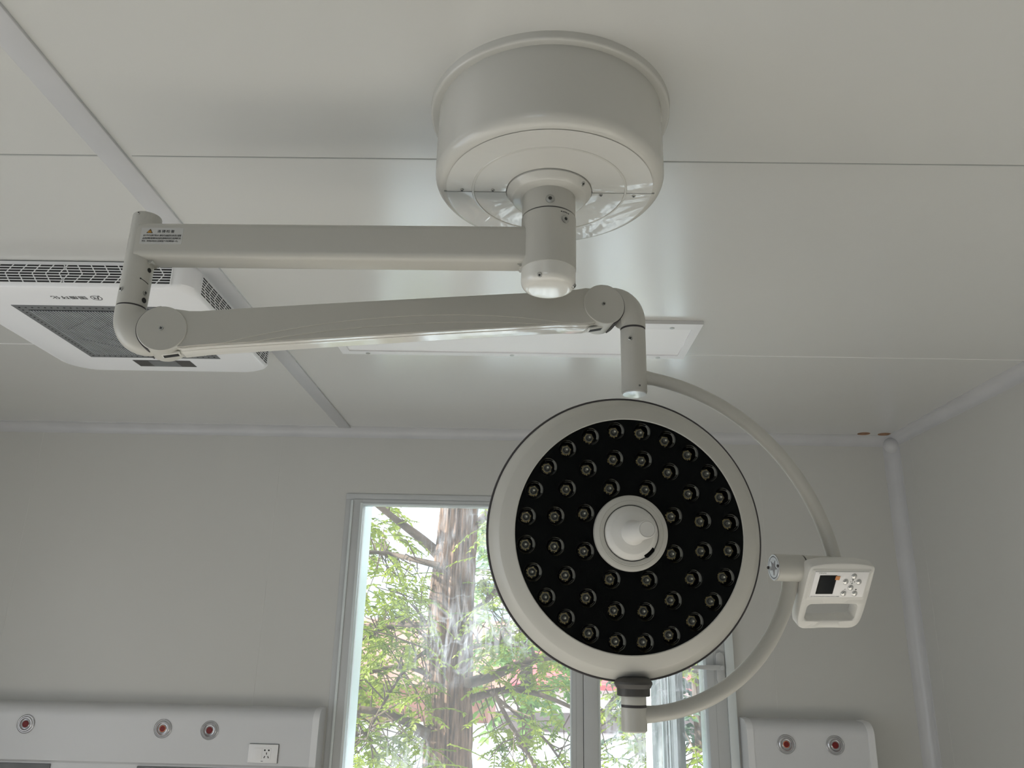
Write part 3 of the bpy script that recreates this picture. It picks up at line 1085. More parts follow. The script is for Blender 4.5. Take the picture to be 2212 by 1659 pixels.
head.matrix_local = Matrix.Translation((-PX, -PY, -HC)) @ HM
bm = bmesh.new()
lathe(bm, [(0.2410, -0.0085), (0.2452, -0.0075), (0.2452, -0.0015), (0.2438, 0.0003), (0.2410, 0.0003)], 128)
obj('edge_gasket', bm, M_groove, head)
# black front with an opening over every LED
leds = []
for n_, r_ in ((24, 0.1795), (16, 0.1310), (8, 0.0835)):
    for k in range(n_):
        a = 2 * PI * (k + 0.5) / n_ + PI / 2
        leds.append((r_ * math.cos(a), r_ * math.sin(a)))
ZF = 0.0362
bm = filled(circ(0, 0, 0.1984, 128), [circ(x, y, 0.0158, 32) for x, y in leds] + [circ(0, 0, 0.05, 48)], ZF - 0.0015, ZF)
obj('front_panel', bm, M_black, head, smooth=20)
bm = bmesh.new()    # fine joints between the eight sectors of the front
for k in range(8):
    mt = Matrix.Rotation(2 * PI * k / 8, 4, 'Z')
    box(bm, 0.064, 0.198, -0.0002, 0.0002, ZF - 0.0004, ZF + 0.0001, mtx=mt)
obj('sector_joint', bm, M_black, head, smooth=0)
# one LED: dark cup, lens rim with highlight crescent, board star, dome
rng = random.Random(5)


def led_mesh(seed):
    rr_ = random.Random(seed)
    bm = bmesh.new()
    lathe(bm, [(0.0160, 0.0), (0.0152, -0.004), (0.0135, -0.016), (0.0105, -0.0225), (0.0, -0.0225)], 32, mi=0, cap0=False)
    # rim line of the lens and a grey crescent modelled as the highlight on its right
    sweep(bm, [Vector((0.0146 * math.cos(math.radians(a)), 0.0146 * math.sin(math.radians(a)), -0.003)) for a in range(-75, 106, 9)],
          [0.00012 + 0.00034 * math.sin(math.radians(90 * k / 10)) if k <= 10 else 0.00012 + 0.00034 * math.sin(math.radians(90 * (20 - k) / 10)) for k in range(21)], 6, mi=1)
    sweep(bm, [Vector((0.0122 * math.cos(math.radians(a)) + 0.0008, 0.0122 * math.sin(math.radians(a)), -0.007)) for a in range(-75, 121, 13)],
          [0.0001 + 0.00026 * math.sin(PI * k / 15) for k in range(16)], 6, mi=1)
    inner = [(0.0107 * math.cos(math.radians(a)) + 0.0012 * math.cos(math.radians((a - 10) * 2)) * 0, 0.0132 * math.sin(math.radians(a))) for a in range(-18, 53, 7)]
    outer = [(0.0143 * math.cos(math.radians(a)), 0.0143 * math.sin(math.radians(a))) for a in range(56, -22, -7)]
    prism(bm, inner + outer, -0.0052, -0.0046, mi=1)
    # board: six lobes and solder tags at its lower left
    lob = []
    ph = rr_.uniform(0, 60)
    for k in range(36):
        a = math.radians(k * 10 + ph)
        r_ = 0.0078 + (0.0016 if (k % 6) == 0 else 0.0005 if (k % 6) in (1, 5) else 0.0)
        lob.append((r_ * math.cos(a), r_ * math.sin(a)))
    prism(bm, lob, -0.0225, -0.0205, mi=2)
    for k in range(5):
        a = math.radians(rr_.uniform(150, 300))
        r_ = rr_.uniform(0.0085, 0.0100)
        box(bm, -0.0009, 0.0009, -0.0006, 0.0006, -0.0225, -0.0195, mi=2,
            mtx=Matrix.Translation((r_ * math.cos(a), r_ * math.sin(a), 0)) @ Matrix.Rotation(rr_.uniform(0, 3), 4, 'Z'))
    lathe(bm, [(0.0068, -0.0206), (0.0068, -0.0196), (0.0060, -0.0190), (0.0050, -0.0194)], 28, mi=3, cap0=False, cap1=False)
    lathe(bm, [(0.0051, -0.0196), (0.0051, -0.0190), (0.0040, -0.0178)], 28, mi=4, cap0=False, cap1=False)
    lathe(bm, [(0.0042, -0.0180), (0.0038, -0.0140), (0.0026, -0.0115), (0.0017, -0.0108)], 28, mi=3, cap0=False, cap1=False)
    lathe(bm, [(0.0017, -0.0110), (0.0014, -0.0098), (0, -0.0093)], 20, mi=5, cap0=False)
    return bm


led_src = []
for k in range(4):
    o = obj('led_module', led_mesh(k + 1), [M_cup, M_rimglint, M_gold, M_ledg, M_ledd, M_ledc], head)
    led_src.append(o)
for i, (x, y) in enumerate(leds):
    if i < 4:
        o = led_src[i]
    else:
        o = led_src[rng.randrange(4)].copy()
        COL.objects.link(o)
        o.parent = head
    o.location = (x, y, ZF - 0.0005)
# handle ring and sterilisable handle
bm = bmesh.new()
lathe(bm, [(0.0475, 0.030), (0.0475, 0.0455), (0.0490, 0.0468), (0.0540, 0.0470), (0.0548, 0.0463), (0.0556, 0.0468), (0.0605, 0.0458), (0.0635, 0.0435), (0.0643, 0.0405), (0.0643, 0.0345)], 96, cap0=False, cap1=False)
obj('handle_ring', bm, M_lamp, head)
bm = bmesh.new()
lathe(bm, [(0.0476, 0.0415), (0.0440, 0.0415)], 96, cap0=False, cap1=False)
obj('handle_gap', bm, M_dark, head)
bm = bmesh.new()
lathe(bm, [(0.0462, 0.040), (0.0462, 0.0445), (0.0452, 0.0462), (0.0365, 0.0550), (0.0352, 0.0556), (0.0290, 0.0572), (0.0210, 0.0595), (0.0188, 0.0630), (0.0172, 0.072), (0.0150, 0.120),
           (0.0145, 0.1495), (0.0140, 0.1523), (0.0125, 0.1530), (0.0121, 0.1522), (0.0117, 0.1530), (0, 0.1532)], 72, cap0=False)
hd = obj('sterile_handle', bm, M_panelw, head)
bm = bmesh.new()
prism(bm, [(x * 1.0, y) for x, y in rrect(-0.0045, 0.0045, -0.0105, 0.0105, 0.0042)], 0.046, 0.0472, Matrix.Translation((0.0292, -0.0318, 0.0040)) @ Matrix.Rotation(math.radians(-45), 4, 'Z') @ Matrix.Translation((0, 0, -0.0015)))
obj('release_slot', bm, M_black, head)

# control panel, tipped down towards the user
PC = Vector((0.5534, 1.42, 1.6969))
E1 = Vector((0.979, 0.202, 0.032)).normalized()
En = Vector((0.181, -0.78, -0.598)).normalized()
E2 = En.cross(E1).normalized()
En = E1.cross(E2)
PM = basis(PC, E1, E2, En)
outl = [(0.0645, 0.030), (0.062, 0.0345), (0.057, 0.0365), (0.03, 0.0405), (0.0, 0.0415), (-0.03, 0.0405), (-0.054, 0.0365), (-0.060, 0.0335), (-0.063, 0.027),
        (-0.0628, 0.0), (-0.0625, -0.05), (-0.0610, -0.074), (-0.0575, -0.086), (-0.051, -0.0925), (-0.043, -0.0945), (0.0, -0.093), (0.045, -0.0940), (0.055, -0.0915), (0.062, -0.0855), (0.0655, -0.074),
        (0.0665, -0.05), (0.0655, 0.0)]
for _ in range(2):      # round the corners of the outline
    cut = []
    for i_ in range(len(outl)):
        (xa, ya), (xb, yb) = outl[i_], outl[(i_ + 1) % len(outl)]
        cut += [(xa * .75 + xb * .25, ya * .75 + yb * .25), (xa * .25 + xb * .75, ya * .25 + yb * .75)]
    outl = cut
hole = rrect(-0.0475, 0.0500, -0.0760, -0.0425, 0.008, 5)
hc = (0.0012, -0.0592)


def ray_hit(poly, th):
    dx, dy = math.cos(th), math.sin(th)
    best = 0
    for i in range(len(poly)):
        (x0, y0), (x1, y1) = poly[i], poly[(i + 1) % len(poly)]
        ex, ey = x1 - x0, y1 - y0
        den = dx * ey - dy * ex
        if abs(den) < 1e-12:
            continue
        t = ((x0 - hc[0]) * ey - (y0 - hc[1]) * ex) / den
        q = ((x0 - hc[0]) * dy - (y0 - hc[1]) * dx) / den
        if t > 0 and -1e-9 <= q <= 1 + 1e-9:
            best = max(best, t)
    return best


ths = sorted({round(math.atan2(y - hc[1], x - hc[0]), 5) for x, y in outl + hole} | {round(-PI + 2 * PI * k / 90, 5) for k in range(90)})
bm = bmesh.new()


def loop(poly, d, z):
    out = []
    for th in ths:
        r_ = ray_hit(poly, th) + d
        out.append(bm.verts.new((hc[0] + r_ * math.cos(th), hc[1] + r_ * math.sin(th), z)))
    return out


L_ = [loop(hole, 0.004, -0.026), loop(outl, -0.006, -0.026), loop(outl, -0.002, -0.0245), loop(outl, 0, -0.020), loop(outl, 0, -0.0045), loop(outl, -0.0012, -0.0018), loop(outl, -0.004, -0.0005),
      loop(hole, 0.0035, -0.0005), loop(hole, 0.001, -0.0016), loop(hole, 0, -0.004), loop(hole, 0, -0.022)]
for A, B in zip(L_, L_[1:] + L_[:1]):
    ring_faces(bm, A, B)
bm.transform(PM)
panel = lp('control_panel', bm, M_panelw)
bm = bmesh.new()
prism(bm, rrect(-0.0575, 0.0575, -0.0325, 0.0300, 0.004, 4), -0.001, 0.0002, PM, bev=0.0006)
prism(bm, [(-0.0555, -0.0300), (0.0555, -0.0300), (0.0555, 0.0280), (-0.0555, 0.0280)], -0.001, 0.0008, PM, bev=0.0004)
lp('panel_recess', bm, M_panelw, panel)
bm = bmesh.new()
prism(bm, rrect(-0.0517, 0.0517, -0.0257, 0.0257, 0.0008, 2), 0.0, 0.0022, PM, bev=0.0004)
face = lp('faceplate', bm, M_face, panel)
bm = bmesh.new()
prism(bm, rrect(-0.0420, -0.0092, -0.0186, 0.0190, 0.0008, 2), 0.0015, 0.0028, PM)
prism(bm, [(-0.0400, -0.0160), (-0.0125, -0.0160), (-0.0125, 0.0172), (-0.0400, 0.0172)], 0.0028, 0.0030, PM, mi=1)
lp('display_screen', bm, [M_screenb, M_screen], panel, smooth=0)
bm = bmesh.new()
prism(bm, [(-0.0120, 0.0105), (-0.0035, 0.0100), (-0.0032, 0.0176), (-0.0118, 0.0180)], 0.0029, 0.0034, PM)
lp('orange_tab', bm, M_tape, panel, smooth=0)
for bx, by in ((0.0238, 0.0172), (0.0100, 0.0060), (0.0356, 0.0060), (0.0230, -0.0060), (0.0120, -0.0180), (0.0338, -0.0180)):
    bm = bmesh.new()
    mt = PM @ Matrix.Translation((bx, by, 0.0020))
    lathe(bm, [(0.0054, 0), (0.0054, 0.0004), (0.0050, 0.0006), (0.0049, 0.0016), (0.0042, 0.0024), (0.0022, 0.0029), (0, 0.0030)], 28, mt)
    lp('button', bm, M_button, panel, smooth=40)
PT = lambda x, y: PM @ Matrix.Translation((x, y, 0.00245))
bm = text_bm('YINAI', 0.0140, PT(-0.0455, 0.0222), height=0.0024)
lp('brand_lettering', bm, M_inkg, panel, smooth=0)
bm = text_bm('ZD SHADOWLESS OPERATING LAMP', 0.0555, PT(-0.0498, -0.0248), bold=0.01, height=0.0017)
lp('caption_lettering', bm, M_inkg, panel, smooth=0)
bm = bmesh.new()
for x, y, r in ((0.0236, 0.0060, 0.0007), (0.0236, 0.0098, 0.0013), (0.0276, 0.0060, 0.0009), (0.0345, -0.0098, 0.0013)):
    lathe(bm, [(r, 0.00225), (r, 0.0026), (r * 0.55, 0.0026)], 14, PM @ Matrix.Translation((x, y, 0)), cap1=(r < 0.001))
for x0, x1, y_ in ((0.0190, 0.0212, 0.0060), (0.0222, 0.0250, 0.0021), (0.0222, 0.0250, 0.0030), (0.0117, 0.0140, -0.0092)):
    box(bm, x0, x1, y_ - 0.0002, y_ + 0.0002, 0.0022, 0.0026, mtx=PM)
lp('button_symbols', bm, M_inkg, panel, smooth=0)

# ------------------------------------------------------------------ ceiling air purifier
ax0, ax1, ay0, ay1, az0 = -1.530, -0.8625, 1.816, 2.489, 2.424
acx, acy = (ax0 + ax1) / 2, (ay0 + ay1) / 2
ac = thing('air_purifier', 'square white ceiling air purifier with grey filter grille and slotted sides', 'air purifier', (acx, acy, HC))
AO = (acx, acy, HC)


def ap(name, bm, m, smooth=30, parent=None):
    o = obj(name, bm, m, parent or ac, smooth)
    if parent is None:
        local(o, AO)
    return o


bm = bmesh.new()
R_ = []
for z_, r_, i_ in ((HC - 0.004, 0.05, 0.0), (az0 + 0.016, 0.052, 0.0), (az0 + 0.007, 0.066, 0.0005), (az0 + 0.002, 0.088, 0.0015), (az0, 0.092, 0.004)):
    R_.append([bm.verts.new((x, y, z_)) for x, y in rrect(ax0 + i_, ax1 - i_, ay0 + i_, ay1 - i_, r_, 12)])
for A, B in zip(R_, R_[1:]):
    ring_faces(bm, A, B)
bm.faces.new(R_[0]); bm.faces.new(R_[-1])
prism(bm, rrect(ax0 + 0.006, ax1 - 0.006, ay0 + 0.006, ay1 - 0.006, 0.05, 8), HC - 0.006, HC, mi=1)  # dark strip stands in for the shade between housing and ceiling
body = ap('housing', bm, [M_acw, M_seam])
for side in range(4):
    bm = bmesh.new()
    rot = Matrix.Translation((acx, acy, 0)) @ Matrix.Rotation(side * PI / 2, 4, 'Z')
    half = (ay1 - ay0) / 2 if side % 2 == 0 else (ax1 - ax0) / 2
    gx, z0, z1 = 0.280, 2.4355, 2.4875
    mt = rot @ Matrix.Translation((0, -half, 0))
    box(bm, -gx, gx, -0.0004, 0.004, z0, z1, mi=1, mtx=mt)
    nb = 8
    for k in range(nb):
        z = z0 + (z1 - z0) * k / (nb - 1)
        box(bm, -gx - 0.002, gx + 0.002, -0.0012, 0.0, z - 0.0012, z + 0.0012, mtx=mt)
    zm = (z0 + z1) / 2
    for k in range(9):
        for s_ in (-1, 1):
            xc = s_ * (0.0125 + 0.0353 * k)
            if abs(xc) > gx - 0.004:
                continue
            for zz in (z0, z1):
                xe = xc - s_ * 0.018
                dx, dz = xe - xc, zz - zm
                l = math.hypot(dx, dz)
                m2 = mt @ Matrix.Translation(((xc + xe) / 2, -0.0004, (zm + zz) / 2)) @ Matrix.Rotation(-math.atan2(dz, dx), 4, 'Y')
                box(bm, -l / 2, l / 2, -0.0010, 0.0010, -0.0013, 0.0013, mtx=m2)
    for s_ in (-1, 1):
        box(bm, s_ * gx - 0.0016, s_ * gx + 0.0016, -0.0022, 0.0, z0, z1, mtx=mt)
    ap('side_grille', bm, [M_acw, M_dark], smooth=0)
fx0, fx1, fy0, fy1 = -1.403, -0.984, 1.936, 2.352
bm = bmesh.new()
box(bm, fx0, fx1, fy0, fy1, az0 - 0.0012, az0 + 0.002, mi=0)
box(bm, fx0 + 0.030, fx1 - 0.030, fy0 + 0.030, fy1 - 0.030, az0 - 0.0016, az0, mi=2)
n_ = 46
for k in range(n_):
    x = fx0 + 0.034 + (fx1 - fx0 - 0.068) * k / (n_ - 1)
    box(bm, x - 0.0020, x + 0.0020, fy0 + 0.033, fy1 - 0.033, az0 - 0.0034, az0 - 0.0012, mi=1)
for k in range(-3, 4):      # slanting ribs across the slats
    c = 0.085 * k
    for s_ in (1, -1):
        x_a, x_b = max(fx0 + 0.035, acx + c - 0.06), min(fx1 - 0.035, acx + c + 0.06)
        mt = Matrix.Translation((acx + c, (fy0 + fy1) / 2 + s_ * 0.085, 0)) @ Matrix.Rotation(s_ * math.radians(38), 4, 'Z')
        if fx0 + 0.09 < acx + c < fx1 - 0.09:
            box(bm, -0.078, 0.078, -0.0016, 0.0016, az0 - 0.0037, az0 - 0.0012, mi=0, mtx=mt)
for k in range(23):
    t = k / 22
    for x, y in ((fx0 + 0.015 + (fx1 - fx0 - 0.03) * t, fy0 + 0.014), (fx0 + 0.015 + (fx1 - fx0 - 0.03) * t, fy1 - 0.014),
                 (fx0 + 0.014, fy0 + 0.015 + (fy1 - fy0 - 0.03) * t), (fx1 - 0.014, fy0 + 0.015 + (fy1 - fy0 - 0.03) * t)):
        lathe(bm, [(0.0028, az0 - 0.0011), (0.0028, az0 - 0.0016), (0, az0 - 0.0016)], 8, Matrix.Translation((x, y, 0)), mi=3)
ap('filter_grille', bm, [M_filt, M_slat, M_screenb, M_dark], smooth=0)
bm = bmesh.new()
box(bm, -1.281, -1.094, 2.377, 2.436, az0 - 0.0012, az0 + 0.002, mi=0)
box(bm, -1.232, -1.142, 2.380, 2.433, az0 - 0.0016, az0, mi=1)
ap('display', bm, [M_cap, M_filt], smooth=0)
# maker's mark, reading from the far side: round emblem and four characters
LM = basis((-1.166, 1.872, az0 - 0.0004), (-1, 0, 0), (0, 1, 0), (0, 0, -1))
bm = text_bm('国盾环化', 0.094, LM, bold=0.015, height=0.020)
em = basis((-1.140, 1.882, az0 - 0.0004), (-1, 0, 0), (0, 1, 0), (0, 0, -1))
n = 32
A = [bm.verts.new(em @ Vector((0.0150 * math.cos(2 * PI * k / n), 0.0150 * math.sin(2 * PI * k / n), 0))) for k in range(n)]
B = [bm.verts.new(em @ Vector((0.0125 * math.cos(2 * PI * k / n), 0.0125 * math.sin(2 * PI * k / n), 0))) for k in range(n)]
ring_faces(bm, A, B)
for pl_ in ([(-0.009, -0.008), (-0.006, -0.009), (0.001, 0.009), (-0.003, 0.009)], [(0.0, 0.004), (0.003, 0.006), (0.008, -0.007), (0.004, -0.008)], [(0.002, -0.001), (0.010, 0.004), (0.009, 0.007), (0.001, 0.002)],
            [(-0.016, -0.014), (-0.011, -0.016), (-0.010, -0.012), (-0.014, -0.011)]):
    bm.faces.new([bm.verts.new(em @ Vector((x, y, 0))) for x, y in pl_])
ap('maker_mark', bm, M_inkg, smooth=0)

# ------------------------------------------------------------------ flat panel light
lx0, lx1, ly0, ly1 = -0.6205, 0.522, 2.160, 2.4655
pl_ = thing('panel_light', 'flat white rectangular panel light screwed to the ceiling beyond the lamp arms', 'panel light', ((lx0 + lx1) / 2, (ly0 + ly1) / 2, HC))
LO = ((lx0 + lx1) / 2, (ly0 + ly1) / 2, HC)
bm = filled([(lx0, ly0), (lx1, ly0), (lx1, ly1), (lx0, ly1)], [[(lx0 + 0.028, ly0 + 0.044), (lx1 - 0.025, ly0 + 0.044), (lx1 - 0.025, ly1 - 0.029), (lx0 + 0.028, ly1 - 0.029)]], HC - 0.012, HC - 0.0005)
local(obj('frame', bm, M_white, pl_, smooth=0), LO)
bm = bmesh.new()
box(bm, lx0 + 0.02, lx1 - 0.02, ly0 + 0.03, ly1 - 0.02, HC - 0.008, HC - 0.001)
local(obj('diffuser', bm, M_diff, pl_, smooth=0), LO)
for x in (0.435, -0.05, -0.533):
    for y in (ly0 + 0.032, ly1 - 0.0105):
        bm = bmesh.new()
        lathe(bm, [(0.0075, 0), (0.0075, 0.0008), (0.006, 0.0012), (0, 0.0010)], 18, Matrix.Translation((x, y, HC - 0.012)) @ DOWN)
        local(obj('frame_screw', bm, M_steel, pl_), LO)

# holes left in the ceiling by the corner
for k, (x, y, lab) in enumerate(((1.529, 3.455, 'small round brown hole in the ceiling, clear of the corner moulding'), (1.622, 3.4575, 'small round brown hole in the ceiling, cut off by the corner moulding'))):
    bm = bmesh.new()
    lathe(bm, [(0.0275, 0.0), (0.0275, 0.0012), (0.0255, 0.0014), (0.024, 0.0004), (0, 0.0004)], 28, Matrix.Translation((x, y, HC)) @ DOWN @ Matrix.Scale(0.85, 4, (0, 1, 0)))
    tag(obj('ceiling_hole', bm, M_brown), lab, 'hole', 'holes in the ceiling corner')

# ------------------------------------------------------------------ bed head units with gas outlets
YF = 3.42


def console(name, label, x0, x1, slots):
    c = thing(name, label, 'bed head unit', ((x0 + x1) / 2, YW, 1.0))
    off = ((x0 + x1) / 2, YW, 1.0)

    def prof(g=0.0):
        p = [(YW, 0.90), (YF + 0.018 - g, 0.90), (YF + 0.016 - g, 1.072), (YF - g, 1.082), (YF - g, 1.235)]
        for k in range(7):
            a = math.radians(90 * k / 6)
            p.append((YF + 0.045 - (0.045 + g) * math.cos(a), 1.246 + (0.045 + g) * math.sin(a)))
        return p + [(YW, 1.293 + g)]
    bm = bmesh.new()
    A = [bm.verts.new((x0 + 0.012, y, z)) for y, z in prof()]
    B = [bm.verts.new((x1 - 0.012, y, z)) for y, z in prof()]
    ring_faces(bm, A, B)
    bm.faces.new(A); bm.faces.new(B)
    local(obj('body', bm, M_cons, c, smooth=35), off)
    for xa, xb in ((x0, x0 + 0.026), (x1 - 0.026, x1)):
        bm = bmesh.new()
        A = [bm.verts.new((xa, y, z)) for y, z in prof(0.0025)]
        B = [bm.verts.new((xb, y, z)) for y, z in prof(0.0025)]
        ring_faces(bm, A, B)
        bm.faces.new(A); bm.faces.new(B)
        local(obj('end_cap', bm, M_white, c, smooth=35), off)
    for xa, xb in slots:
        bm = bmesh.new()
        box(bm, xa, xb, YF + 0.010, YF + 0.03, 0.98, 1.067, bev=0.002)
        local(obj('lower_slot', bm, M_filt, c), off)
    return c, off


def outlet(c, off, x, z, edge):
    mt = Matrix.Translation((x, YF, z)) @ Matrix.Rotation(PI / 2, 4, 'X')
    bm = bmesh.new()
    lathe(bm, [(0.0365, -0.001), (0.0360, 0.003), (0.0335, 0.0045), (0.0320, 0.0035), (0.0305, 0.0035), (0.0295, 0.0050), (0.0255, 0.0075), (0.0235, 0.0075), (0.0225, 0.0060), (0.0190, 0.0015), (0.0165, 0.0010), (0.0120, 0.0035)], 56, mt, cap0=False, cap1=False)
    o = local(obj('gas_outlet', bm, M_ringm, c), off)
    bm = bmesh.new()
    lathe(bm, [(0.0128, 0.002), (0.0126, 0.0045), (0.0105, 0.0052), (0.0100, 0.0048), (0, 0.0046)], 32, mt, cap0=False, mis=[1, 1, 0, 0])
    obj('red_center', bm, [M_red, M_redr if edge else M_red], o)


c1, of1 = console('bed_head_unit', 'long white bed head unit with three gas outlets and a power socket', -3.05, -0.8175, ((-2.9, -1.888), (-1.537, -0.86)))
for x, z, e in ((-2.011, 1.2135, False), (-1.449, 1.2085, True), (-1.258, 1.2065, False)):
    outlet(c1, of1, x, z, e)
bm = bmesh.new()
box(bm, -1.089, -0.971, YF - 0.0085, YF + 0.002, 1.0925, 1.1605, bev=0.0012)
sk = local(obj('power_socket', bm, M_face, c1), of1)
bm = bmesh.new()
box(bm, -1.088 - 0.0, -0.9695, YF - 0.002, YF + 0.001, 1.0915, 1.1618)
obj('socket_gasket', bm, M_dark, sk, smooth=0)
bm = bmesh.new()
box(bm, -1.067, -1.033, YF - 0.0105, YF - 0.007, 1.1055, 1.1475, bev=0.0008)
obj('rocker_switch', bm, M_face, sk)
bm = bmesh.new()
box(bm, -1.0315, -0.9975, YF - 0.0098, YF - 0.007, 1.1055, 1.1475, bev=0.0006)
for dx, z, w, h, r in ((-0.008, 1.1395, 0.0042, 0.0055, 0), (0.008, 1.1395, 0.0042, 0.0055, 0), (0, 1.1275, 0.0011, 0.0080, 0), (-0.0075, 1.1145, 0.0011, 0.0085, 0.45), (0.0075, 1.1145, 0.0011, 0.0085, -0.45), (-0.016, 1.0990, 0.0065, 0.0014, 0)):
    mt = Matrix.Translation((-1.0145 + dx, YF - 0.0099, z)) @ Matrix.Rotation(r, 4, 'Y')
    box(bm, -w / 2 - 0.001, w / 2 + 0.001, -0.0004, 0.0006, -h / 2, h / 2, mi=1, mtx=mt)
obj('socket_insert', bm, [M_face, M_dark], sk, smooth=0)
c2, of2 = console('bed_head_unit', 'short white bed head unit with two gas outlets, right of the window', 0.905, 1.412, ((0.95, 1.37),))
for x, z, e in ((1.058, 1.2075, True), (1.252, 1.2085, False)):
    outlet(c2, of2, x, z, e)

# ------------------------------------------------------------------ the yard outside
GZ = -1.2
bm = bmesh.new()
box(bm, -60, 60, YW + T + 0.3, 120, GZ - 0.2, GZ)
struct('ground', bm, M_ground, smooth=0)
rng = random.Random(11)


def leaflet(bm, p, d, n, l, w):
    d = d.normalized()
    s = d.cross(n)
    if s.length < 1e-4:
        s = d.orthogonal()
    s.normalize()
    nn = s.cross(d)
    v = [bm.verts.new(p), bm.verts.new(p + d * l * 0.4 + s * w + nn * w * 0.3), bm.verts.new(p + d * l), bm.verts.new(p + d * l * 0.4 - s * w + nn * w * 0.3)]
    bm.faces.new((v[0], v[1], v[2]))
    bm.faces.new((v[0], v[2], v[3]))


def spray(bm, p, d, length, n, l, w, droop=0.5):
    """a feathery twig: paired leaflets along a drooping stem"""
    d = d.normalized()
    side = d.cross(Vector((0, 0, 1)))
    if side.length < 1e-3:
        side = Vector((1, 0, 0))
    side.normalize()
    pts = []
    q = p.copy()
    dd = d.copy()
    for k in range(n):
        q = q + dd * (length / n)
        dd = (dd + Vector((0, 0, -droop / n))).normalized()
        pts.append(q.copy())
        upv = side.cross(dd).normalized()
        for s_ in (-1, 1):
            ld = (side * s_ * 0.9 + dd * 0.55 + Vector((rng.uniform(-.3, .3), rng.uniform(-.3, .3), rng.uniform(-.5, .15)))).normalized()
            leaflet(bm, q, ld, upv + Vector((rng.uniform(-.6, .6), rng.uniform(-.6, .6), 0)), l * rng.uniform(0.7, 1.15), w)
    sweep(bm, [p] + pts[:: max(1, n // 3)] + [pts[-1]], 0.0035, 4)


YT = 6.2
tree = thing('tree', 'big tree with thick reddish brown trunk close outside the window', 'tree', tuple(at(968, 1659, YT)[:2]) + (GZ,))
TO = tree.location.copy()


def tp(name, bm, m, smooth=40, parent=None):
    o = obj(name, bm, m, parent or tree, smooth, recalc=True)
    if parent is None:
        local(o, TO)
    return o


bm = bmesh.new()
tr_pts, tr_r = [], []
for px, py, w in ((966, 2600, 128), (967, 2000, 104), (967, 1659, 92), (970, 1500, 90), (975, 1300, 90), (985, 1180, 84), (993, 1090, 80), (1006, 900, 70), (1016, 700, 58), (1020, 400, 40), (1022, 100, 20)):
    tr_pts.append(at(px, py, YT))
    tr_r.append(w / 2 / F_PX * YT * 1.0)
dense, dr = [], []
for i in range(len(tr_pts) - 1):
    for k in range(6):
        t = k / 6
        dense.append(tr_pts[i].lerp(tr_pts[i + 1], t)); dr.append(tr_r[i] * (1 - t) + tr_r[i + 1] * t)
rings = sweep(bm, dense, dr, 40, side=(0, 1, 0))
for ring, p, r in zip(rings, dense, dr):      # furrowed bark
    for k, v in enumerate(ring):
        f = 0.05 * math.sin(k * 2.6 + 0.4 * math.sin(p.z * 3)) + 0.04 * math.sin(k * 5.1 + p.z * 1.1) + 0.03 * rng.uniform(-1, 1)
        v.co = p + (v.co - p) * (1 + f)
tp('trunk', bm, M_bark)
BR_ = [([(950, 1200), (905, 1160), (850, 1118), (790, 1070)], (26, 20, 14, 12), 6.1),
       ([(948, 1222), (900, 1210), (840, 1196), (790, 1192)], (15, 12, 9, 7), 6.1),
       ([(935, 1345), (890, 1350), (840, 1352), (770, 1390)], (13, 10, 9, 6), 5.9),
       ([(930, 1462), (900, 1446), (850, 1440), (760, 1465)], (12, 11, 9, 6), 5.9),
       ([(925, 1588), (880, 1560), (830, 1540), (740, 1528)], (22, 18, 15, 12), 5.9),
       ([(1010, 1475), (1060, 1462), (1130, 1432), (1200, 1418), (1330, 1425), (1480, 1447), (1570, 1452)], (22, 20, 17, 15, 12, 10, 9), 6.0),
       ([(1012, 1512), (1055, 1498), (1110, 1490), (1180, 1505), (1260, 1540)], (17, 15, 13, 9, 6), 6.1),
       ([(1060, 1495), (1130, 1555), (1180, 1600), (1225, 1665)], (6, 6, 5, 4), 5.7),
       ([(1070, 1500), (1100, 1560), (1140, 1625), (1170, 1690)], (9, 9, 8, 8), 5.5),
       ([(1000, 1330), (1050, 1300), (1090, 1240), (1130, 1150)], (12, 10, 8, 6), 6.3),
       ([(1012, 1400), (1060, 1390), (1120, 1395), (1180, 1385)], (10, 8, 6, 5), 5.8),
       ([(940, 1390), (880, 1440), (840, 1500), (790, 1590)], (8, 7, 6, 5), 5.6),
       ([(985, 1180), (1060, 1100), (1140, 1000), (1220, 880)], (20, 16, 12, 8), 6.4),
       ([(1000, 1000), (900, 900), (820, 780), (760, 600)], (26, 18, 12, 8), 6.2),
       ([(1310, 1530), (1340, 1490), (1380, 1440)], (8, 7, 6), 6.1),
       ([(1300, 1535), (1345, 1560), (1420, 1580)], (9, 8, 6), 6.1),
       ([(1440, 1700), (1468, 1640), (1478, 1580)], (12, 10, 7), 5.6)]
allb = []
for path, ws, Y in BR_:
    P = [at(px, py, Y + 0.12 * math.sin(i * 2.1 + px)) for i, (px, py) in enumerate(path)]
    D, Rr = [], []
    for i in range(len(P) - 1):
        a = P[max(0, i - 1)]; b = P[i]; c = P[i + 1]; d = P[min(len(P) - 1, i + 2)]
        for k in range(6):
            t = k / 6
            D.append(0.5 * ((2 * b) + (c - a) * t + (2 * a - 5 * b + 4 * c - d) * t * t + (3 * b - a - 3 * c + d) * t ** 3))
            Rr.append((ws[i] * (1 - t) + ws[i + 1] * t) / 2 / F_PX * Y)
    D.append(P[-1]); Rr.append(ws[-1] / 2 / F_PX * Y)
    bm = bmesh.new()
    sweep(bm, D, Rr, 12)
    tp('branch', bm, M_branch)
    allb.append(D)
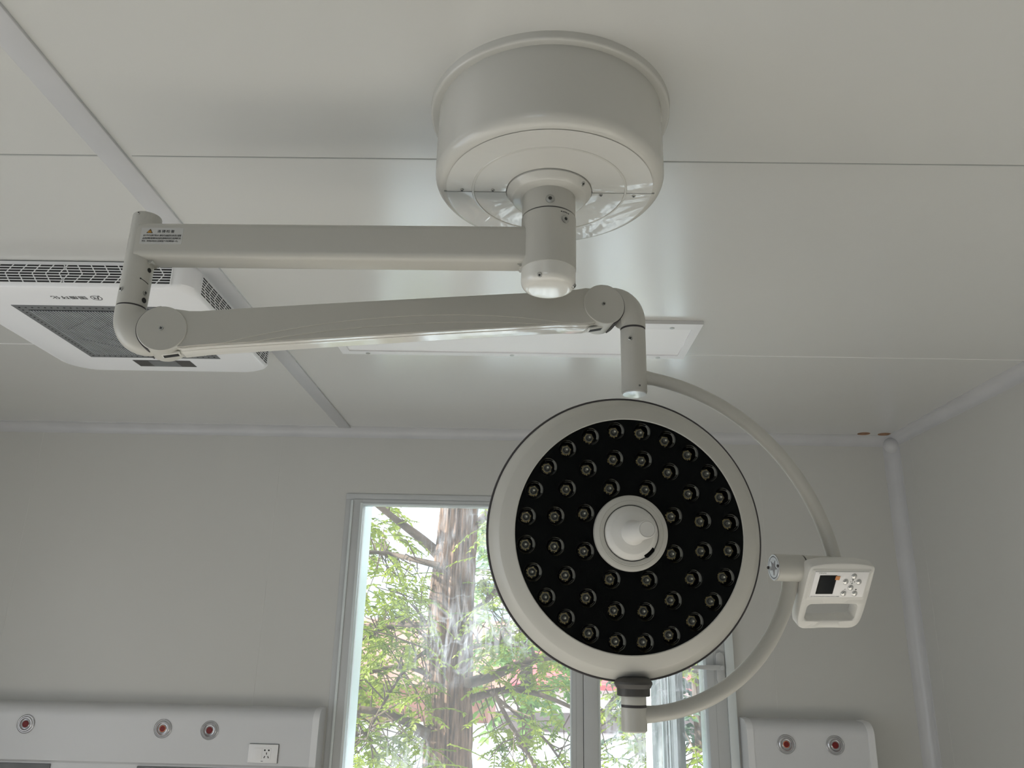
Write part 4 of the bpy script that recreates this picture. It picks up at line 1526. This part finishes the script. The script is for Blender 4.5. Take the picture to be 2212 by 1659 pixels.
# leafy twigs: patches (photo x, y ranges at depth), density
bm = bmesh.new()
tw = bmesh.new()
patches = [(770, 935, 1235, 1340, 5.4, 6.8, 34), (760, 930, 1330, 1480, 5.2, 6.8, 62), (740, 930, 1470, 1600, 5.2, 6.6, 40), (740, 930, 1590, 1690, 5.0, 6.4, 46),
           (790, 870, 1075, 1240, 5.8, 6.8, 14), (1025, 1110, 1080, 1290, 5.6, 7.0, 26), (1025, 1240, 1250, 1440, 5.4, 7.0, 80), (1030, 1250, 1430, 1500, 5.6, 6.8, 24),
           (1030, 1250, 1540, 1660, 5.2, 6.4, 34), (1290, 1420, 1400, 1560, 5.4, 6.6, 26), (1300, 1430, 1560, 1690, 5.2, 6.2, 22), (1440, 1560, 1600, 1690, 5.0, 5.8, 12), (1460, 1540, 1380, 1480, 5.6, 6.2, 8),
           (1060, 1500, 880, 1080, 5.8, 7.4, 40)]
for x0, x1, ya, yb, Y0_, Y1_, n in patches:
    for _ in range(int(n * 1.75)):
        p = at(rng.uniform(x0, x1), rng.uniform(ya, yb), rng.uniform(Y0_, Y1_))
        d = Vector((rng.uniform(-1, 1), rng.uniform(-1, 0.6), rng.uniform(-0.45, 0.3)))
        spray(bm, p, d, rng.uniform(0.16, 0.30), rng.randint(6, 9), rng.uniform(0.032, 0.055), rng.uniform(0.009, 0.014), droop=rng.uniform(0.2, 1.0))
        # hair-thin twig back towards a bough
        q = sorted((b for B in allb for b in B), key=lambda b: (b - p).length + rng.uniform(0, 0.25))[0]
        if (q - p).length < 0.9 and rng.random() < 0.5:
            mid = (p + q) / 2 + Vector((rng.uniform(-.06, .06), rng.uniform(-.06, .06), rng.uniform(-.02, .09)))
            sweep(tw, [q, mid, p], [0.006, 0.0045, 0.003], 5)
tp('twigs', tw, M_branch)
tp('foliage', bm, M_leaf, smooth=0)


def far_tree(label, px, py, Y, w, h, n, leafm, seed, zc=None):
    global rng
    rng = random.Random(seed)
    c = at(px, py, Y)
    t = thing('tree', label, 'tree', (c.x, c.y, GZ), 'trees across the yard')
    bm = bmesh.new()
    sweep(bm, [Vector((0, 0, 0)), Vector((0.1, 0, (c.z - GZ) * 0.5)), Vector((0, 0, c.z - GZ + h * 0.3))], [0.16, 0.12, 0.04], 10)
    obj('trunk', bm, M_branch, t)
    bm = bmesh.new()
    for _ in range(n):
        a, e, r = rng.uniform(0, 2 * PI), rng.uniform(-1, 1), rng.uniform(0.35, 1) ** 0.5
        ce = math.sqrt(1 - e * e)
        p = Vector((w * r * ce * math.cos(a), w * r * ce * math.sin(a), c.z - GZ + h * r * e))
        spray(bm, p, Vector((math.cos(a), math.sin(a), rng.uniform(-0.6, 0.3))), rng.uniform(0.3, 0.5), 5, 0.16, 0.045, droop=0.8)
    obj('foliage', bm, leafm, t, smooth=0)
    return t


far_tree('dark leafy tree far behind the window handle and opened sash', 1500, 1500, 11.9, 1.0, 2.1, 260, M_leaf3, 3)
far_tree('pale green bushy tree behind the left of the thick trunk', 770, 1310, 14.4, 0.95, 2.1, 200, M_leaf, 4)
far_tree('green tree behind the right of the thick trunk, before the pale tower', 1130, 1300, 13.8, 1.15, 2.1, 280, M_leaf2, 5)


def part_box(root, name, m, x0, x1, y0, y1, z0, z1, mi=None):
    bm = bmesh.new()
    box(bm, x0, x1, y0, y1, z0, z1)
    o = obj(name, bm, m, root, smooth=0)
    return o


# brick house low on the left, red-roofed house on the right, pale tower far off, steel fence nearest
o_ = at(800, 1500, 17)
hs = thing('house', 'low brick house glimpsed left of the tree trunk', 'house', (o_.x, o_.y, GZ))
part_box(hs, 'wall', M_brick, -4.0, 2.4, 0, 5, 0, 1.8)
part_box(hs, 'base_band', M_pale, -4.0, 2.6, -0.05, 0.0, 0.0, 1.1)
bm = bmesh.new()
prism(bm, [(-0.5, 1.8), (5.5, 1.8), (2.5, 3.1)], -4.2, 2.8, basis((0, 0, 0), (0, 1, 0), (0, 0, 1), (1, 0, 0)))
obj('roof', bm, M_brick, hs, smooth=0)
o_ = at(1180, 1500, 26)
hs = thing('house', 'grey house with a red tiled roof glimpsed right of the tree trunk', 'house', (o_.x, o_.y, GZ))
part_box(hs, 'wall', M_greyw, -3.2, 8.0, 0, 6, 0, 1.3)
part_box(hs, 'upper_wall', M_pale, -3.2, 8.0, -0.03, 0.0, 0.55, 1.25)
bm = bmesh.new()
prism(bm, [(-0.6, 1.25), (-0.6, 1.4), (2.6, 2.45), (6.4, 1.4), (6.4, 1.25)], -3.4, 8.2, basis((0, 0, 0), (0, 1, 0), (0, 0, 1), (1, 0, 0)))
obj('roof', bm, M_rooft, hs, smooth=0)
o_ = at(1075, 1200, 60)
tw_ = thing('tower_block', 'pale tower block with rows of bluish windows far beyond the yard', 'building', (o_.x, o_.y, GZ))
part_box(tw_, 'wall', M_pale, -2.2, 14, 0, 10, 0, 13.4)
for r_ in range(5):
    for c_ in range(4):
        if r_ < 5:
            part_box(tw_, 'window', M_glassb, -1.6 + c_ * 3.6, 1.0 + c_ * 3.6, -0.06, 0.1, 3.6 + r_ * 1.9, 4.7 + r_ * 1.9)
o_ = at(1106, 1617, 10)
fn = thing('shed_roof', 'pale blue and white corrugated steel roof low outside the window, beyond the trunk', 'roof', (o_.x, o_.y, GZ))
bm = bmesh.new()
A, B, A2, B2 = [], [], [], []
for k in range(561):
    x = -14 + 28 * k / 560
    w = 0.03 * math.sin(x * 2 * PI / 0.2)
    A.append(bm.verts.new((x, -3.3, o_.z - GZ - 1.2 + w))); B.append(bm.verts.new((x, 0, o_.z - GZ + w)))
    A2.append(bm.verts.new((x, -3.3, o_.z - GZ - 1.212 + w))); B2.append(bm.verts.new((x, 0, o_.z - GZ - 0.012 + w)))
ring_faces(bm, A, B, closed=False)
ring_faces(bm, B2, A2, closed=False)
ring_faces(bm, B, B2, closed=False)
obj('sheet', bm, M_fence, fn, recalc=False)
part_box(fn, 'wall', M_pale, -14, 14, -0.25, -0.15, 0, o_.z - GZ - 0.1)
part_box(fn, 'wall', M_pale, -14, 14, -3.1, -3.0, 0, o_.z - GZ - 1.15)
